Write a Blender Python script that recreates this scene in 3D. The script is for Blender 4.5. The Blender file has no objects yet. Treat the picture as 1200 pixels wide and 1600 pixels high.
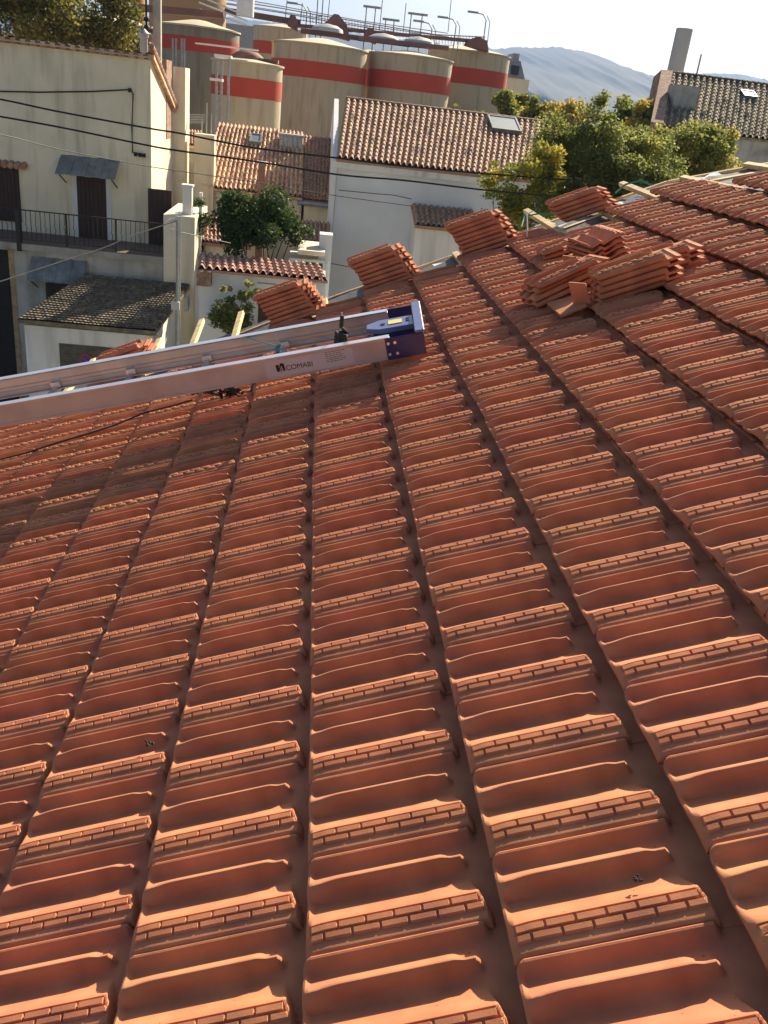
import bpy, bmesh, math, random
import numpy as np
from mathutils import Vector, Matrix
random.seed(7); rng = np.random.default_rng(11)
S = bpy.context.scene; C = S.collection
R = math.radians
# ------------------------------------------------------------------ camera
FPX = 1340.0
CAMR = np.array([[0.99196595, -0.06741585, 0.10704511], [0.06751338, -0.43347684, -0.89863217], [0.10698363, 0.89863949, -0.42544279]])
CAMP = np.array([-0.38317, -0.98035, 1.28267])
cd = bpy.data.cameras.new('camera'); cam = bpy.data.objects.new('camera', cd); C.objects.link(cam); S.camera = cam
cd.sensor_fit = 'VERTICAL'; cd.sensor_height = 36; cd.sensor_width = 27; cd.lens = FPX / 1600 * 36; cd.clip_start = .05; cd.clip_end = 20000
m = Matrix.Identity(4)
for k in range(3):
    m[k][0] = CAMR[0, k]; m[k][1] = -CAMR[1, k]; m[k][2] = -CAMR[2, k]; m[k][3] = CAMP[k]
cam.matrix_world = m
# ------------------------------------------------------------------ roof frame (pitch 24 degrees, rising to +X, courses run along +Y)
PITCH = R(24); cp, sp = math.cos(PITCH), math.sin(PITCH)
def rp(u, v, h=0): return Vector((u * cp - h * sp, v, u * sp + h * cp))
RM = Matrix(((cp, 0, -sp, 0), (0, 1, 0, 0), (sp, 0, cp, 0), (0, 0, 0, 1)))
# ------------------------------------------------------------------ light
SE, SA = R(16.5), R(47)
sr = Vector((math.cos(SE) * math.cos(SA), math.cos(SE) * math.sin(SA), math.sin(SE)))
SUN = (RM.to_3x3() @ sr).normalized()
elev = math.asin(SUN.z); azi = math.atan2(SUN.x, SUN.y)
W = bpy.data.worlds.new('World'); S.world = W; W.use_nodes = True
nt = W.node_tree; bg = nt.nodes['Background']; sky = nt.nodes.new('ShaderNodeTexSky'); sky.sky_type = 'NISHITA'; sky.sun_disc = False
sky.sun_elevation = elev; sky.sun_rotation = azi; sky.air_density = 1.0; sky.dust_density = 3; sky.ozone_density = 1.2
nt.links.new(sky.outputs[0], bg.inputs[0]); bg.inputs[1].default_value = .053
sl = bpy.data.lights.new('sun', 'SUN'); so = bpy.data.objects.new('sun', sl); C.objects.link(so)
sl.energy = 5.0; sl.angle = R(.5); sl.color = (1, .87, .64); so.rotation_euler = SUN.to_track_quat('Z', 'Y').to_euler()
S.view_settings.view_transform = 'Standard'; S.view_settings.look = 'None'; S.view_settings.gamma = 1; S.view_settings.exposure = 1.32
S.cycles.max_bounces = 6; S.cycles.volume_bounces = 0; S.cycles.use_denoising = True
# ------------------------------------------------------------------ helpers
def at(x, y, Y):
    d = CAMR.T @ np.array([(x - 600) / FPX, (y - 800) / FPX, 1.0]); t = (Y - CAMP[1]) / d[1]
    return Vector(CAMP + d * t)
def atr(x, y, h):                      # point of the roof frame at height h over the tiles
    d = Vector(CAMR.T @ np.array([(x - 600) / FPX, (y - 800) / FPX, 1.0])); c = Vector(CAMP); n = Vector((-sp, 0, cp))
    P = c + d * ((h - c.dot(n)) / d.dot(n)); return Vector((P.x * cp + P.z * sp, P.y, h))
def tag(o, label, cat, group=None, kind=None):
    if label: o['label'] = label
    if cat: o['category'] = cat; o['kind'] = 'thing'
    if group: o['group'] = group
    if kind: o['kind'] = kind
    return o
def empty(name, loc, label, cat, group=None, rot=None):
    o = bpy.data.objects.new(name, None); C.objects.link(o); o.location = loc
    o.empty_display_size = .1
    if rot is not None: o.rotation_euler = rot
    return tag(o, label, cat, group)
def link(name, me, m, parent=None, smooth=False):
    o = bpy.data.objects.new(name, me); C.objects.link(o)
    if m is not None and not me.materials: me.materials.append(m)
    if parent is not None:
        o.parent = parent
        o.matrix_parent_inverse = (Matrix.LocRotScale(parent.location, parent.rotation_euler, (1, 1, 1))).inverted() if parent.parent is None else Matrix.Identity(4)
    if smooth: me.shade_smooth()
    return o
def npmesh(name, V, F, smooth=False, tint=None):
    V = np.asarray(V, dtype=np.float32); F = np.asarray(F, dtype=np.int32); k = F.shape[1]
    me = bpy.data.meshes.new(name); me.vertices.add(len(V)); me.vertices.foreach_set('co', V.ravel())
    me.loops.add(F.size); me.loops.foreach_set('vertex_index', F.ravel()); me.polygons.add(len(F))
    me.polygons.foreach_set('loop_start', np.arange(0, F.size, k, dtype=np.int32))
    me.update(calc_edges=True)
    if tint is not None:
        a = me.attributes.new('tint', 'FLOAT', 'FACE'); a.data.foreach_set('value', np.asarray(tint, dtype=np.float32))
    if smooth: me.shade_smooth()
    me.validate(); return me
class MB:
    """collects shapes into one mesh"""
    def __init__(s): s.v = []; s.f = []; s.sm = []
    def add(s, vs, fs, sm=False):
        b = len(s.v); s.v += [Vector(p) for p in vs]; s.f += [[b + i for i in f] for f in fs]; s.sm += [sm] * len(fs); return s
    def hexa(s, P, bev=0):
        F = [(0, 3, 2, 1), (4, 5, 6, 7), (0, 1, 5, 4), (1, 2, 6, 5), (2, 3, 7, 6), (3, 0, 4, 7)]
        return s.add(P, F)
    def box(s, x0, x1, y0, y1, z0, z1, M=None):
        P = [(x0, y0, z0), (x1, y0, z0), (x1, y1, z0), (x0, y1, z0), (x0, y0, z1), (x1, y0, z1), (x1, y1, z1), (x0, y1, z1)]
        P = [Vector(p) for p in P]
        if M is not None: P = [M @ p for p in P]
        return s.hexa(P)
    def bar(s, a, b, w, h, up=(0, 0, 1)):
        a = Vector(a); b = Vector(b); d = (b - a).normalized(); up = Vector(up); r = d.cross(up).normalized(); u = r.cross(d).normalized()
        P = []
        for p in (a, b):
            P += [p - r * w / 2 - u * h / 2, p + r * w / 2 - u * h / 2, p + r * w / 2 + u * h / 2, p - r * w / 2 + u * h / 2]
        return s.add(P, [(0, 1, 2, 3), (7, 6, 5, 4), (0, 4, 5, 1), (1, 5, 6, 2), (2, 6, 7, 3), (3, 7, 4, 0)])
    def tube(s, pts, r, n=8, cap=True):
        pts = [Vector(p) for p in pts]; rings = []; N = len(pts); vs = []; fs = []
        rr = r if isinstance(r, (list, tuple)) else [r] * N
        d0 = (pts[1] - pts[0]).normalized(); ref = Vector((0, 0, 1)) if abs(d0.z) < .9 else Vector((1, 0, 0))
        for i, p in enumerate(pts):
            d = (pts[min(i + 1, N - 1)] - pts[max(i - 1, 0)]).normalized(); a = d.cross(ref).normalized(); b = a.cross(d).normalized()
            for k in range(n):
                t = 2 * math.pi * k / n; vs.append(p + (a * math.cos(t) + b * math.sin(t)) * rr[i])
        for i in range(N - 1):
            for k in range(n): fs.append((i * n + k, i * n + (k + 1) % n, (i + 1) * n + (k + 1) % n, (i + 1) * n + k))
        s.add(vs, fs, True)
        if cap: s.add(vs[:n], [tuple(range(n))]); s.add(vs[-n:], [tuple(range(n - 1, -1, -1))])
        return s
    def lathe(s, c, prof, n=32, a0=0, a1=2 * math.pi):
        c = Vector(c); vs = []; fs = []
        for (r, z) in prof:
            for k in range(n): t = a0 + (a1 - a0) * k / n; vs.append(c + Vector((r * math.cos(t), r * math.sin(t), z)))
        for i in range(len(prof) - 1):
            for k in range(n): fs.append((i * n + k, i * n + (k + 1) % n, (i + 1) * n + (k + 1) % n, (i + 1) * n + k))
        return s.add(vs, fs, True)
    def poly(s, pts2, to3, th):         # extruded outline
        n = len(pts2); A = [to3(p) for p in pts2]; B = [a + Vector(th) for a in A]
        return s.add(A + B, [tuple(range(n)), tuple(range(2 * n - 1, n - 1, -1))] + [(i, (i + 1) % n, n + (i + 1) % n, n + i) for i in range(n)])
    def build(s, name, m, parent=None, bevel=0, angle=35):
        me = bpy.data.meshes.new(name); me.from_pydata([tuple(p) for p in s.v], [], s.f)
        bm = bmesh.new(); bm.from_mesh(me); bmesh.ops.recalc_face_normals(bm, faces=bm.faces)
        if bevel: bmesh.ops.bevel(bm, geom=[e for e in bm.edges if len(e.link_faces) == 2 and e.calc_face_angle(0) > .6], offset=bevel, segments=1, affect='EDGES')
        bm.to_mesh(me); bm.free()
        if any(s.sm): me.shade_smooth(); me.set_sharp_from_angle(angle=R(angle))
        return link(name, me, m, parent)
# ------------------------------------------------------------------ materials
def mat(name, col, rough=.8, var=.12, scale=4, bump=0, bscale=40, metal=0, col2=None, c2scale=1.5, c2lo=.5, c2hi=.62, tint=0, spec=.4, rnd=0, streak=0, detail=6, coord='Object'):
    m = bpy.data.materials.new(name); m.use_nodes = True; t = m.node_tree; N = t.nodes; L = t.links; b = N['Principled BSDF']
    b.inputs['Roughness'].default_value = rough; b.inputs['Metallic'].default_value = metal; b.inputs['Specular IOR Level'].default_value = spec
    tc = N.new('ShaderNodeTexCoord')
    def noise(sc, det=detail, vec=None):
        n = N.new('ShaderNodeTexNoise'); n.inputs['Scale'].default_value = sc; n.inputs['Detail'].default_value = det
        L.new(vec if vec is not None else tc.outputs[coord], n.inputs['Vector']); return n
    def mix(a, bb, f, mode='MIX'):
        x = N.new('ShaderNodeMix'); x.data_type = 'RGBA'; x.blend_type = mode
        for s_, v in ((6, a), (7, bb)):
            if isinstance(v, tuple): x.inputs[s_].default_value = v
            else: L.new(v, x.inputs[s_])
        if isinstance(f, float): x.inputs[0].default_value = f
        else: L.new(f, x.inputs[0])
        return x.outputs[2]
    def rmp(src, lo, hi):
        r = N.new('ShaderNodeMapRange'); r.inputs[1].default_value = lo; r.inputs[2].default_value = hi; L.new(src, r.inputs[0]); return r.outputs[0]
    n = noise(scale); c = tuple(col) + (1,)
    dk = tuple(x * (1 - var * 1.6) for x in col) + (1,); lt = tuple(min(1, x * (1 + var)) for x in col) + (1,)
    out = mix(dk, lt, rmp(n.outputs[0], .3, .7))
    if col2 is not None:
        n2 = noise(c2scale); out = mix(out, tuple(col2) + (1,), rmp(n2.outputs[0], c2lo, c2hi))
    if streak:
        mp = N.new('ShaderNodeMapping'); mp.inputs['Scale'].default_value = (1, 1, .12); L.new(tc.outputs[coord], mp.inputs[0])
        n3 = noise(3.5, 5, mp.outputs[0]); out = mix(out, mix(out, (.35, .3, .25, 1), .55, 'MULTIPLY'), rmp(n3.outputs[0], .5, .8))
        if streak < 1:
            pass
    if tint or rnd:
        if rnd: oi = N.new('ShaderNodeObjectInfo'); src = oi.outputs['Random']
        else: at_ = N.new('ShaderNodeAttribute'); at_.attribute_name = 'tint'; src = at_.outputs['Fac']
        k = tint or rnd; hs = N.new('ShaderNodeHueSaturation'); L.new(out, hs.inputs['Color'])
        r = N.new('ShaderNodeMapRange'); r.inputs[3].default_value = 1 - k; r.inputs[4].default_value = 1 + k; L.new(src, r.inputs[0]); L.new(r.outputs[0], hs.inputs['Value'])
        r2 = N.new('ShaderNodeMapRange'); r2.inputs[3].default_value = .5 - .02 * k * 3; r2.inputs[4].default_value = .5 + .02 * k * 3
        mth = N.new('ShaderNodeMath'); mth.operation = 'MULTIPLY'; mth.inputs[1].default_value = 7.31; fr = N.new('ShaderNodeMath'); fr.operation = 'FRACT'
        L.new(src, mth.inputs[0]); L.new(mth.outputs[0], fr.inputs[0]); L.new(fr.outputs[0], r2.inputs[0]); L.new(r2.outputs[0], hs.inputs['Hue']); out = hs.outputs[0]
    L.new(out, b.inputs['Base Color'])
    if bump:
        bn = noise(bscale, 8); bp = N.new('ShaderNodeBump'); bp.inputs['Strength'].default_value = bump; bp.inputs['Distance'].default_value = .3 / bscale
        L.new(bn.outputs[0], bp.inputs['Height']); L.new(bp.outputs[0], b.inputs['Normal'])
    return m
TERRA = (.50, .192, .098)
M = {}
def terracotta(name, rnd, tint):
    m = mat(name, TERRA, .85, .13, 11, .5, 330, spec=.2, rnd=rnd, tint=tint, col2=(.37, .14, .085), c2scale=7, c2lo=.5, c2hi=.75)
    t = m.node_tree; N = t.nodes; L = t.links; b = N['Principled BSDF']; src = b.inputs['Base Color'].links[0].from_socket
    tc = N.new('ShaderNodeTexCoord'); v = N.new('ShaderNodeTexVoronoi'); v.inputs['Scale'].default_value = 34; L.new(tc.outputs['Object'], v.inputs['Vector'])
    n = N.new('ShaderNodeTexNoise'); n.inputs['Scale'].default_value = 5; L.new(tc.outputs['Object'], n.inputs['Vector'])
    a = N.new('ShaderNodeMath'); a.operation = 'MULTIPLY_ADD'; a.inputs[1].default_value = -.09; a.inputs[2].default_value = .105; L.new(n.outputs[0], a.inputs[0])
    c = N.new('ShaderNodeMath'); c.operation = 'LESS_THAN'; L.new(v.outputs['Distance'], c.inputs[0]); L.new(a.outputs[0], c.inputs[1])
    x = N.new('ShaderNodeMix'); x.data_type = 'RGBA'; x.inputs[7].default_value = (.16, .075, .05, 1); L.new(src, x.inputs[6]); L.new(c.outputs[0], x.inputs[0]); L.new(x.outputs[2], b.inputs['Base Color'])
    return m
M['tile'] = terracotta('terracotta', .06, 0); M['tile_f'] = terracotta('terracotta field', 0, .06)
M['tile_s'] = terracotta('terracotta stacked', .08, 0)
M['wood'] = mat('raw batten wood', (.62, .46, .24), .7, .18, 12, .3, 60)
M['beam'] = mat('treated timber', (.42, .29, .15), .8, .2, 8, .3, 50)
M['membrane'] = mat('roof membrane', (.055, .065, .085), .75, .15, 5, .4, 14)
M['alu'] = mat('aluminium', (.50, .47, .47), .5, .06, 6, .05, 90, metal=.55, col2=(.40, .36, .36), c2scale=5, c2lo=.5, c2hi=.7)
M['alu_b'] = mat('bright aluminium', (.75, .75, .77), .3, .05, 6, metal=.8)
M['blue'] = mat('blue paint', (.008, .022, .11), .4, .1, 12, .05, 80, spec=.5)
M['blue_l'] = mat('lit blue paint', (.10, .13, .29), .35, .08, 20, spec=.6)  # the blue paint lightened, so the head's top faces look lit
M['yellow'] = mat('yellow sticker', (.75, .62, .22), .4, .04)
M['label'] = mat('pale sticker', (.55, .50, .50), .4, .03)
M['ink'] = mat('black ink', (.012, .012, .015), .5, .05)
M['red_ink'] = mat('orange ink', (.6, .12, .03), .5, .05)
M['black'] = mat('black plastic', (.015, .015, .017), .35, .2, 30, .2, 60)
M['rope'] = mat('dark cord', (.03, .035, .03), .8, .3, 40, .5, 80)
M['cyan'] = mat('cyan strap', (.08, .32, .38), .5, .1)
M['green_st'] = mat('green strap', (.03, .30, .16), .4, .1)
M['white_st'] = mat('white strap', (.65, .68, .68), .4, .1)
M['render_c'] = mat('cream render', (.78, .70, .53), .9, .06, 1.2, .35, 12, streak=1)
M['render_g'] = mat('stained grey render', (.52, .49, .43), .95, .12, 1.5, .5, 10, col2=(.30, .27, .23), c2scale=1.1, c2lo=.52, c2hi=.7, streak=1)
M['render_w'] = mat('white render', (.68, .70, .72), .9, .05, 1, .2, 14)
M['render_p'] = mat('white painted render', (.74, .73, .70), .9, .05, 1.3, .3, 12, streak=1)
M['concrete'] = mat('weathered concrete', (.40, .38, .34), .95, .15, 3, .4, 20, streak=1)
M['canal_o'] = mat('old canal tiles', (.52, .28, .16), .9, .10, 8, .3, 30, tint=.25, col2=(.62, .44, .30), c2scale=5, c2lo=.4, c2hi=.6)
M['canal_n'] = mat('brown canal tiles', (.36, .22, .145), .85, .1, 6, .2, 30, tint=.14)
M['canal_g'] = mat('grey canal tiles', (.21, .165, .11), .95, .2, 8, .5, 30, tint=.3, col2=(.33, .27, .18), c2scale=4, c2lo=.5, c2hi=.65)
M['shed_t'] = mat('weathered flat tiles', (.17, .14, .105), .95, .2, 8, .5, 30, tint=.3, col2=(.26, .21, .15), c2scale=4, c2lo=.5, c2hi=.65)
M['canal_p'] = mat('pink canal tiles', (.42, .24, .18), .9, .12, 7, .3, 30, tint=.2)
M['shutter'] = mat('dark brown shutter', (.045, .02, .015), .6, .2, 10, .2, 30)
M['dark'] = mat('opening shade', (.022, .018, .016), .8, .2, 8)  # near-black standing for the shade inside the garage opening
M['door_g'] = mat('old grey green boards', (.11, .10, .075), .85, .2, 6, .4, 20)
M['trim'] = mat('white trim', (.68, .68, .68), .7, .05)
M['iron'] = mat('black iron', (.02, .02, .022), .5, .1)
M['sheet'] = mat('weathered sheet awning', (.20, .21, .20), .5, .25, 4, .1, 20)
M['gravel'] = mat('brown terrace tiles', (.16, .11, .085), .85, .15, 6)
M['galv'] = mat('galvanised steel', (.34, .35, .36), .45, .1, 8, metal=.5)
M['brick'] = mat('old brick', (.30, .17, .12), .95, .25, 10, .6, 20, col2=(.34, .28, .22), c2scale=6)
M['cable'] = mat('black cable', (.012, .012, .012), .6, .1)
M['cable_l'] = mat('pale cable', (.22, .2, .18), .6, .1)
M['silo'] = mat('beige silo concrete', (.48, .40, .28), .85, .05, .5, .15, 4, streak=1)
M['silo_d'] = mat('dark silo concrete', (.27, .24, .18), .9, .08, .5, .15, 4, streak=1)  # darker tone than the beige concrete, for the two left silos
M['silo_o'] = mat('orange silo concrete', (.42, .25, .12), .85, .05, .5)
M['silo_red'] = mat('red silo band', (.46, .065, .035), .8, .05, .6)
M['silo_roof'] = mat('pale silo roof', (.50, .45, .33), .85, .08, 1)
M['rust'] = mat('red brown steel', (.22, .11, .085), .8, .15, 2)
M['steel'] = mat('grey steel', (.30, .31, .32), .6, .1)
M['white_m'] = mat('white metal', (.75, .75, .74), .4, .05)
M['pipe'] = mat('pale flue', (.42, .43, .44), .6, .04, 1)
M['ground'] = mat('ground', (.26, .23, .18), .95, .25, .2, .2, 3, col2=(.10, .12, .06), c2scale=.02)
M['road'] = mat('asphalt', (.055, .055, .057), .9, .15, 2, .3, 20)
M['hill'] = mat('wooded hills', (.018, .03, .03), .95, .2, .02, 0, 10, col2=(.03, .038, .035), c2scale=.008)
M['sign_w'] = mat('sign white', (.6, .6, .6), .5, .03)
M['sign_r'] = mat('sign red', (.45, .03, .03), .5, .03); M['sign_b'] = mat('sign blue', (.03, .07, .3), .5, .03)
M['bark'] = mat('bark', (.11, .085, .06), .95, .25, 6, .6, 20)
def glass(name, col):
    m = mat(name, col, .5, .03, spec=.3); return m
M['glass'] = glass('skylight glass', (.16, .20, .25)); M['pane'] = glass('window pane', (.03, .035, .04))
def leaf(name, cols, tr=.45):
    m = bpy.data.materials.new(name); m.use_nodes = True; t = m.node_tree; N = t.nodes; L = t.links
    for n in list(N): N.remove(n)
    o = N.new('ShaderNodeOutputMaterial'); a = N.new('ShaderNodeAttribute'); a.attribute_name = 'tint'; r = N.new('ShaderNodeValToRGB')
    els = r.color_ramp.elements
    while len(els) < len(cols): els.new(.5)
    for i, (p, c) in enumerate(cols): els[i].position = p; els[i].color = tuple(c) + (1,)
    L.new(a.outputs['Fac'], r.inputs[0]); d = N.new('ShaderNodeBsdfPrincipled'); d.inputs['Roughness'].default_value = .6; d.inputs['Specular IOR Level'].default_value = .25
    tl = N.new('ShaderNodeBsdfTranslucent'); mx = N.new('ShaderNodeMixShader'); mx.inputs[0].default_value = tr
    L.new(r.outputs[0], d.inputs['Base Color']); L.new(r.outputs[0], tl.inputs[0]); L.new(d.outputs[0], mx.inputs[1]); L.new(tl.outputs[0], mx.inputs[2]); L.new(mx.outputs[0], o.inputs[0])
    return m
M['leaf_g'] = leaf('green leaves', [(0, (.025, .05, .012)), (.6, (.05, .09, .02)), (1, (.11, .14, .03))], .35)
M['leaf_y'] = leaf('yellowing leaves', [(0, (.08, .11, .02)), (.4, (.17, .20, .035)), (.75, (.36, .31, .05)), (1, (.50, .34, .06))], .5)
M['leaf_o'] = leaf('autumn leaves', [(0, (.08, .085, .02)), (.5, (.19, .175, .04)), (1, (.36, .25, .05))], .5)
M['leaf_m'] = leaf('mixed green leaves', [(0, (.10, .125, .04)), (.5, (.19, .215, .06)), (.85, (.34, .33, .08)), (1, (.46, .36, .09))], .55)

# ================================================================== the setting
GZ = -8.2
def sheet(name, x0, x1, y0, y1, z, m, n=1):
    b = MB().add([(x0, y0, z), (x1, y0, z), (x1, y1, z), (x0, y1, z)], [(0, 1, 2, 3)])
    o = b.build(name, m); o['kind'] = 'structure'; return o
sheet('ground', -6000, 6000, -3000, 9000, GZ, M['ground'])
sheet('road', -60, 60, 8.5, 14.0, GZ + .004, M['road'])
def hills():
    # ridge line traced against the sky, as a real ridge 2.4 km off with slopes on both sides
    prof = [(-400, 60), (-100, 40), (150, 30), (350, 22), (420, 30), (520, 42), (640, 60), (730, 68), (770, 72), (800, 69), (870, 69), (905, 75), (940, 92), (990, 110), (1040, 118), (1100, 122), (1160, 140), (1260, 170), (1500, 220)]
    def ridge(prof, Yd, depth, name):
        xs = np.linspace(prof[0][0], prof[-1][0], 420); ys = np.interp(xs, [p[0] for p in prof], [p[1] for p in prof])
        top = [at(x, y, Yd) for x, y in zip(xs, ys)]; rows = 22; V = []
        nz = np.cumsum(rng.normal(0, 1, 420)); nz -= np.linspace(nz[0], nz[-1], 420)
        for j in range(rows):
            t = j / (rows - 1) * 2 - 1
            k = (1 - abs(t)) ** .8
            for i, p in enumerate(top):
                w = math.sin(i * .11 + j * .7) * 60 + math.sin(i * .31 + j * 1.3) * 25
                V.append((p.x + w * .4 * (1 - k), Yd + t * depth + w * (1 - k), GZ - 3 + (p.z - GZ) * (k + (.012 * math.sin(i * .45 + j * 2) * k * (1 - k) * 3)) + (rng.normal(0, 1.2) if k < 1 else rng.normal(0, 1.4))))
        F = [(j * 420 + i, j * 420 + i + 1, (j + 1) * 420 + i + 1, (j + 1) * 420 + i) for j in range(rows - 1) for i in range(419)]
        o = link(name, npmesh(name, V, F, True), M['hill']); o['kind'] = 'structure'
    ridge(prof, 2600, 1300, 'hills')
    ridge([(700, 160), (850, 140), (1000, 124), (1060, 112), (1110, 109), (1150, 110), (1200, 121), (1300, 135), (1500, 180)], 3300, 900, 'distant_hills')
hills()

# ================================================================== near roof of interlocking tiles
TL, TW = .37, .2246
PROF = [(0, .0215), (.003, .0235), (.007, .0225), (.013, .013), (.019, .004), (.026, .0005), (.034, .0015), (.044, .009), (.056, .0215), (.065, .0300), (.0705, .0335), (.0730, .0335), (.0755, .0310), (.0795, .0150), (.0835, .0015), (.096, -.0025), (.106, -.001), (.118, .0045), (.134, .0145), (.152, .0275), (.164, .0345), (.1672, .0352), (.168, .0352), (.183, .0330), (.198, .0295), (.2005, .0265), (.2145, .0255), (.2190, .0235), (.2225, .018), (.2246, .009)]
def tile_grid(level):
    if level == 2:
        tt = sorted(set([p[0] for p in PROF] + [.0500, .0610, .0675, .0790, .0850, .126, .143] + list(np.arange(.1695, .1975, .0016))))
        ss = set(np.arange(0, .421, .0075)); 
        for k in range(7):
            for off in (0, .5):
                s0 = .012 + (k + off) * .053
                if s0 < .335: ss |= {s0 - .0030, s0 - .0021, s0 + .0021, s0 + .0030}
        ss |= {.002, .005, .010, .013, .018, .034, .287, .291, .295, .299, .303, .306, .310, .315, .320, .325, .330, .335, .340, .345, .350, .384, .388, .398, .402}
    elif level == 1:
        tt = sorted(set([p[0] for p in PROF] + list(np.arange(.1695, .1975, .003))))
        ss = set(np.arange(0, .421, .014)); 
        for k in range(7):
            for off in (0, .5):
                s0 = .012 + (k + off) * .053
                if s0 < .335: ss |= {s0 - .002, s0 + .002}
        ss |= {.003, .30, .308, .316, .326, .334, .342, .35}
    else:
        tt = [p[0] for p in PROF]; ss = {0, .004, .03, .1, .2, .27, .29, .30, .312, .324, .335, .345, .37, .42}
    ss = np.array(sorted(ss)); keep = [0]
    for i in range(1, len(ss)):
        if ss[i] - ss[keep[-1]] > .0006: keep.append(i)
    return ss[keep], np.array(tt)
def smooth(x, a, b): x = np.clip((x - a) / (b - a), 0, 1); return x * x * (3 - 2 * x)
def tile_height(s, t):
    P = np.array(PROF); base = np.interp(t, P[:, 0], P[:, 1])
    isl = (t > .030) & (t < .090); isb = (t > .098); isj = t <= .030
    # the long rib: flares at the low end, ends in a narrow nose at the high end
    fl = 1 - smooth(s, .0, .075); w = .0085 + .0 * s
    rib = np.maximum(base, .0325 * np.exp(-((t - .0715) / (.0075 + .013 * fl * (t > .0715))) ** 2 / 1.2))
    wid = 1 - .6 * smooth(s, .265, .285) * (np.abs(t - .0715) > .004) * (t < .0715)
    rib = rib * wid * (1 - .25 * fl) * (1 - .18 * smooth(s, .27, .295)) * (1 - smooth(s, .310, .324))
    # the broad rib with brick relief
    br = base * (1 - .12 * (1 - smooth(s, 0, .05)))
    end = .343 - np.clip((.20 - t), 0, .08) * .30
    br = br * (1 - smooth(s, end, end + .007))
    h = np.where(isl, np.maximum(rib, -.0015), base)
    h = np.where(isb, br, h)
    jo = base * (1 - smooth(s, .332, .345)); h = np.where(isj, jo, h)
    # relief
    zone = (t > .1675) & (t < .1985) & (s > .012) & (s < .338 - np.clip(.20 - t, 0, .05) * .35)
    row = np.clip(np.floor((t - .168) / .015), 0, 1); tin = (t - .168) - row * .015
    ph = (s - .012) / .053 - .5 * row; d = np.abs(ph - np.round(ph)) * .053
    groove = (tin < .0042) | (d < .0026)
    h = h + np.where(zone, np.where(groove, -.0030, .0028), 0)
    # head lip
    h = h + .007 * smooth(s, .384, .388) * (1 - smooth(s, .398, .402)) * (t > .02)
    k_ = .28 + .72 * smooth(s, .0, .015); h = .016 + (h - .016) * k_
    # rounded low edge
    h = h - .004 * (1 - smooth(s, 0, .005))
    return h
TSTEP = .038
def tile_mesh(level):
    ss, tt = tile_grid(level); ns, n2 = len(ss), len(tt)
    Sg, Tg = np.meshgrid(ss, tt, indexing='ij'); H = tile_height(Sg, Tg)
    # rounded far corner at the low end (seen as the curved joint)
    sx = Sg + np.where(Sg < .03, .008 * np.clip(1 - Tg / .018, 0, 1) ** 2 * (1 - Sg / .03), 0)
    top = np.stack([sx, TW - Tg, H], -1).reshape(-1, 3)
    bt = np.interp(Tg, [p[0] for p in PROF], [p[1] for p in PROF]) * (1 - smooth(Sg, .32, .34)); bt = .016 + (bt - .016) * (.28 + .72 * smooth(Sg, 0, .015)) - .012
    bot = np.stack([sx, TW - Tg, np.minimum(bt, H - .008)], -1).reshape(-1, 3)
    F = []; n = ns * n2; idx = np.arange(n).reshape(ns, n2)
    a = idx[:-1, :-1].ravel(); b = idx[1:, :-1].ravel(); c = idx[1:, 1:].ravel(); d = idx[:-1, 1:].ravel()
    F = [np.stack([a, d, c, b], 1), np.stack([a, b, c, d], 1) + n]
    def side(l): l = np.array(l); return np.stack([l[:-1], l[1:], l[1:] + n, l[:-1] + n], 1)
    F += [side(idx[0, :]), side(idx[-1, ::-1]), side(idx[::-1, 0]), side(idx[:, -1])]
    return np.concatenate([top, bot]), np.concatenate(F)
TM = {l: tile_mesh(l) for l in (0, 1, 2)}
def mk_tile(level, name, m):
    V, F = TM[level]; me = npmesh(name, V, F, True); me.set_sharp_from_angle(angle=R(38)); me.materials.append(m)
    bm = bmesh.new(); bm.from_mesh(me); bmesh.ops.recalc_face_normals(bm, faces=bm.faces); bm.to_mesh(me); bm.free(); return me
roof = empty('tiled_roof', rp(0, 3, 0), 'nearby unfinished roof of ribbed orange terracotta tiles with bare battens along its far edge', 'roof')
def part(o): 
    o.parent = roof; o.matrix_parent_inverse = Matrix.Translation(roof.location).inverted(); return o
tilt = math.atan2(TSTEP, TL); BASEH = -.040
slots = []
for i in range(-9, 10):
    for j in range(-7, 27):
        v0 = (j + (.5 if i % 2 else 0)) * TW - .154
        if i < -5 and v0 > 5.0: continue
        if v0 + TW > {-1: 5.42, -2: 5.2, -3: 5.2, -4: 5.2}.get(i, 9): continue
        if v0 + TW > 5.62 + (.12 if i in (4, 7, 1) else 0) - (.35 if i == 5 else 0): continue
        if i >= 8 and v0 > 4.9 - .3 * (i - 8): continue
        u0 = -.33 + TL * i; slots.append((u0, v0))
def proj(P):
    q = CAMR @ (np.array(P) - CAMP); return (600 + FPX * q[0] / q[2], 800 + FPX * q[1] / q[2], q[2])
near = []
for k, (u0, v0) in enumerate(slots):
    x, y, z = proj(rp(u0 + .18, v0 + .11)); inn = z > 0 and -90 < x < 1300 and y < 1730
    near.append((0 if inn else 1, z if z > 0 else 99, k))
near.sort(); first = {k for _, _, k in near[:100]}
tm2 = mk_tile(2, 'roof_tile', M['tile'])
def tile_matrix(u0, v0, h0, tl=tilt, yaw=0, jit=1.0):
    g = lambda s: random.gauss(0, s) * jit * 1.5
    L_ = Matrix.Translation((u0 + g(.0012), v0 + g(.0006), h0 + g(.0007))) @ Matrix.Rotation(yaw + g(.0018), 4, 'Z') @ Matrix.Rotation(tl + g(.0015), 4, 'Y')
    return RM @ L_
Vs, Fs, Ts = [], [], []; nb = 0
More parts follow.
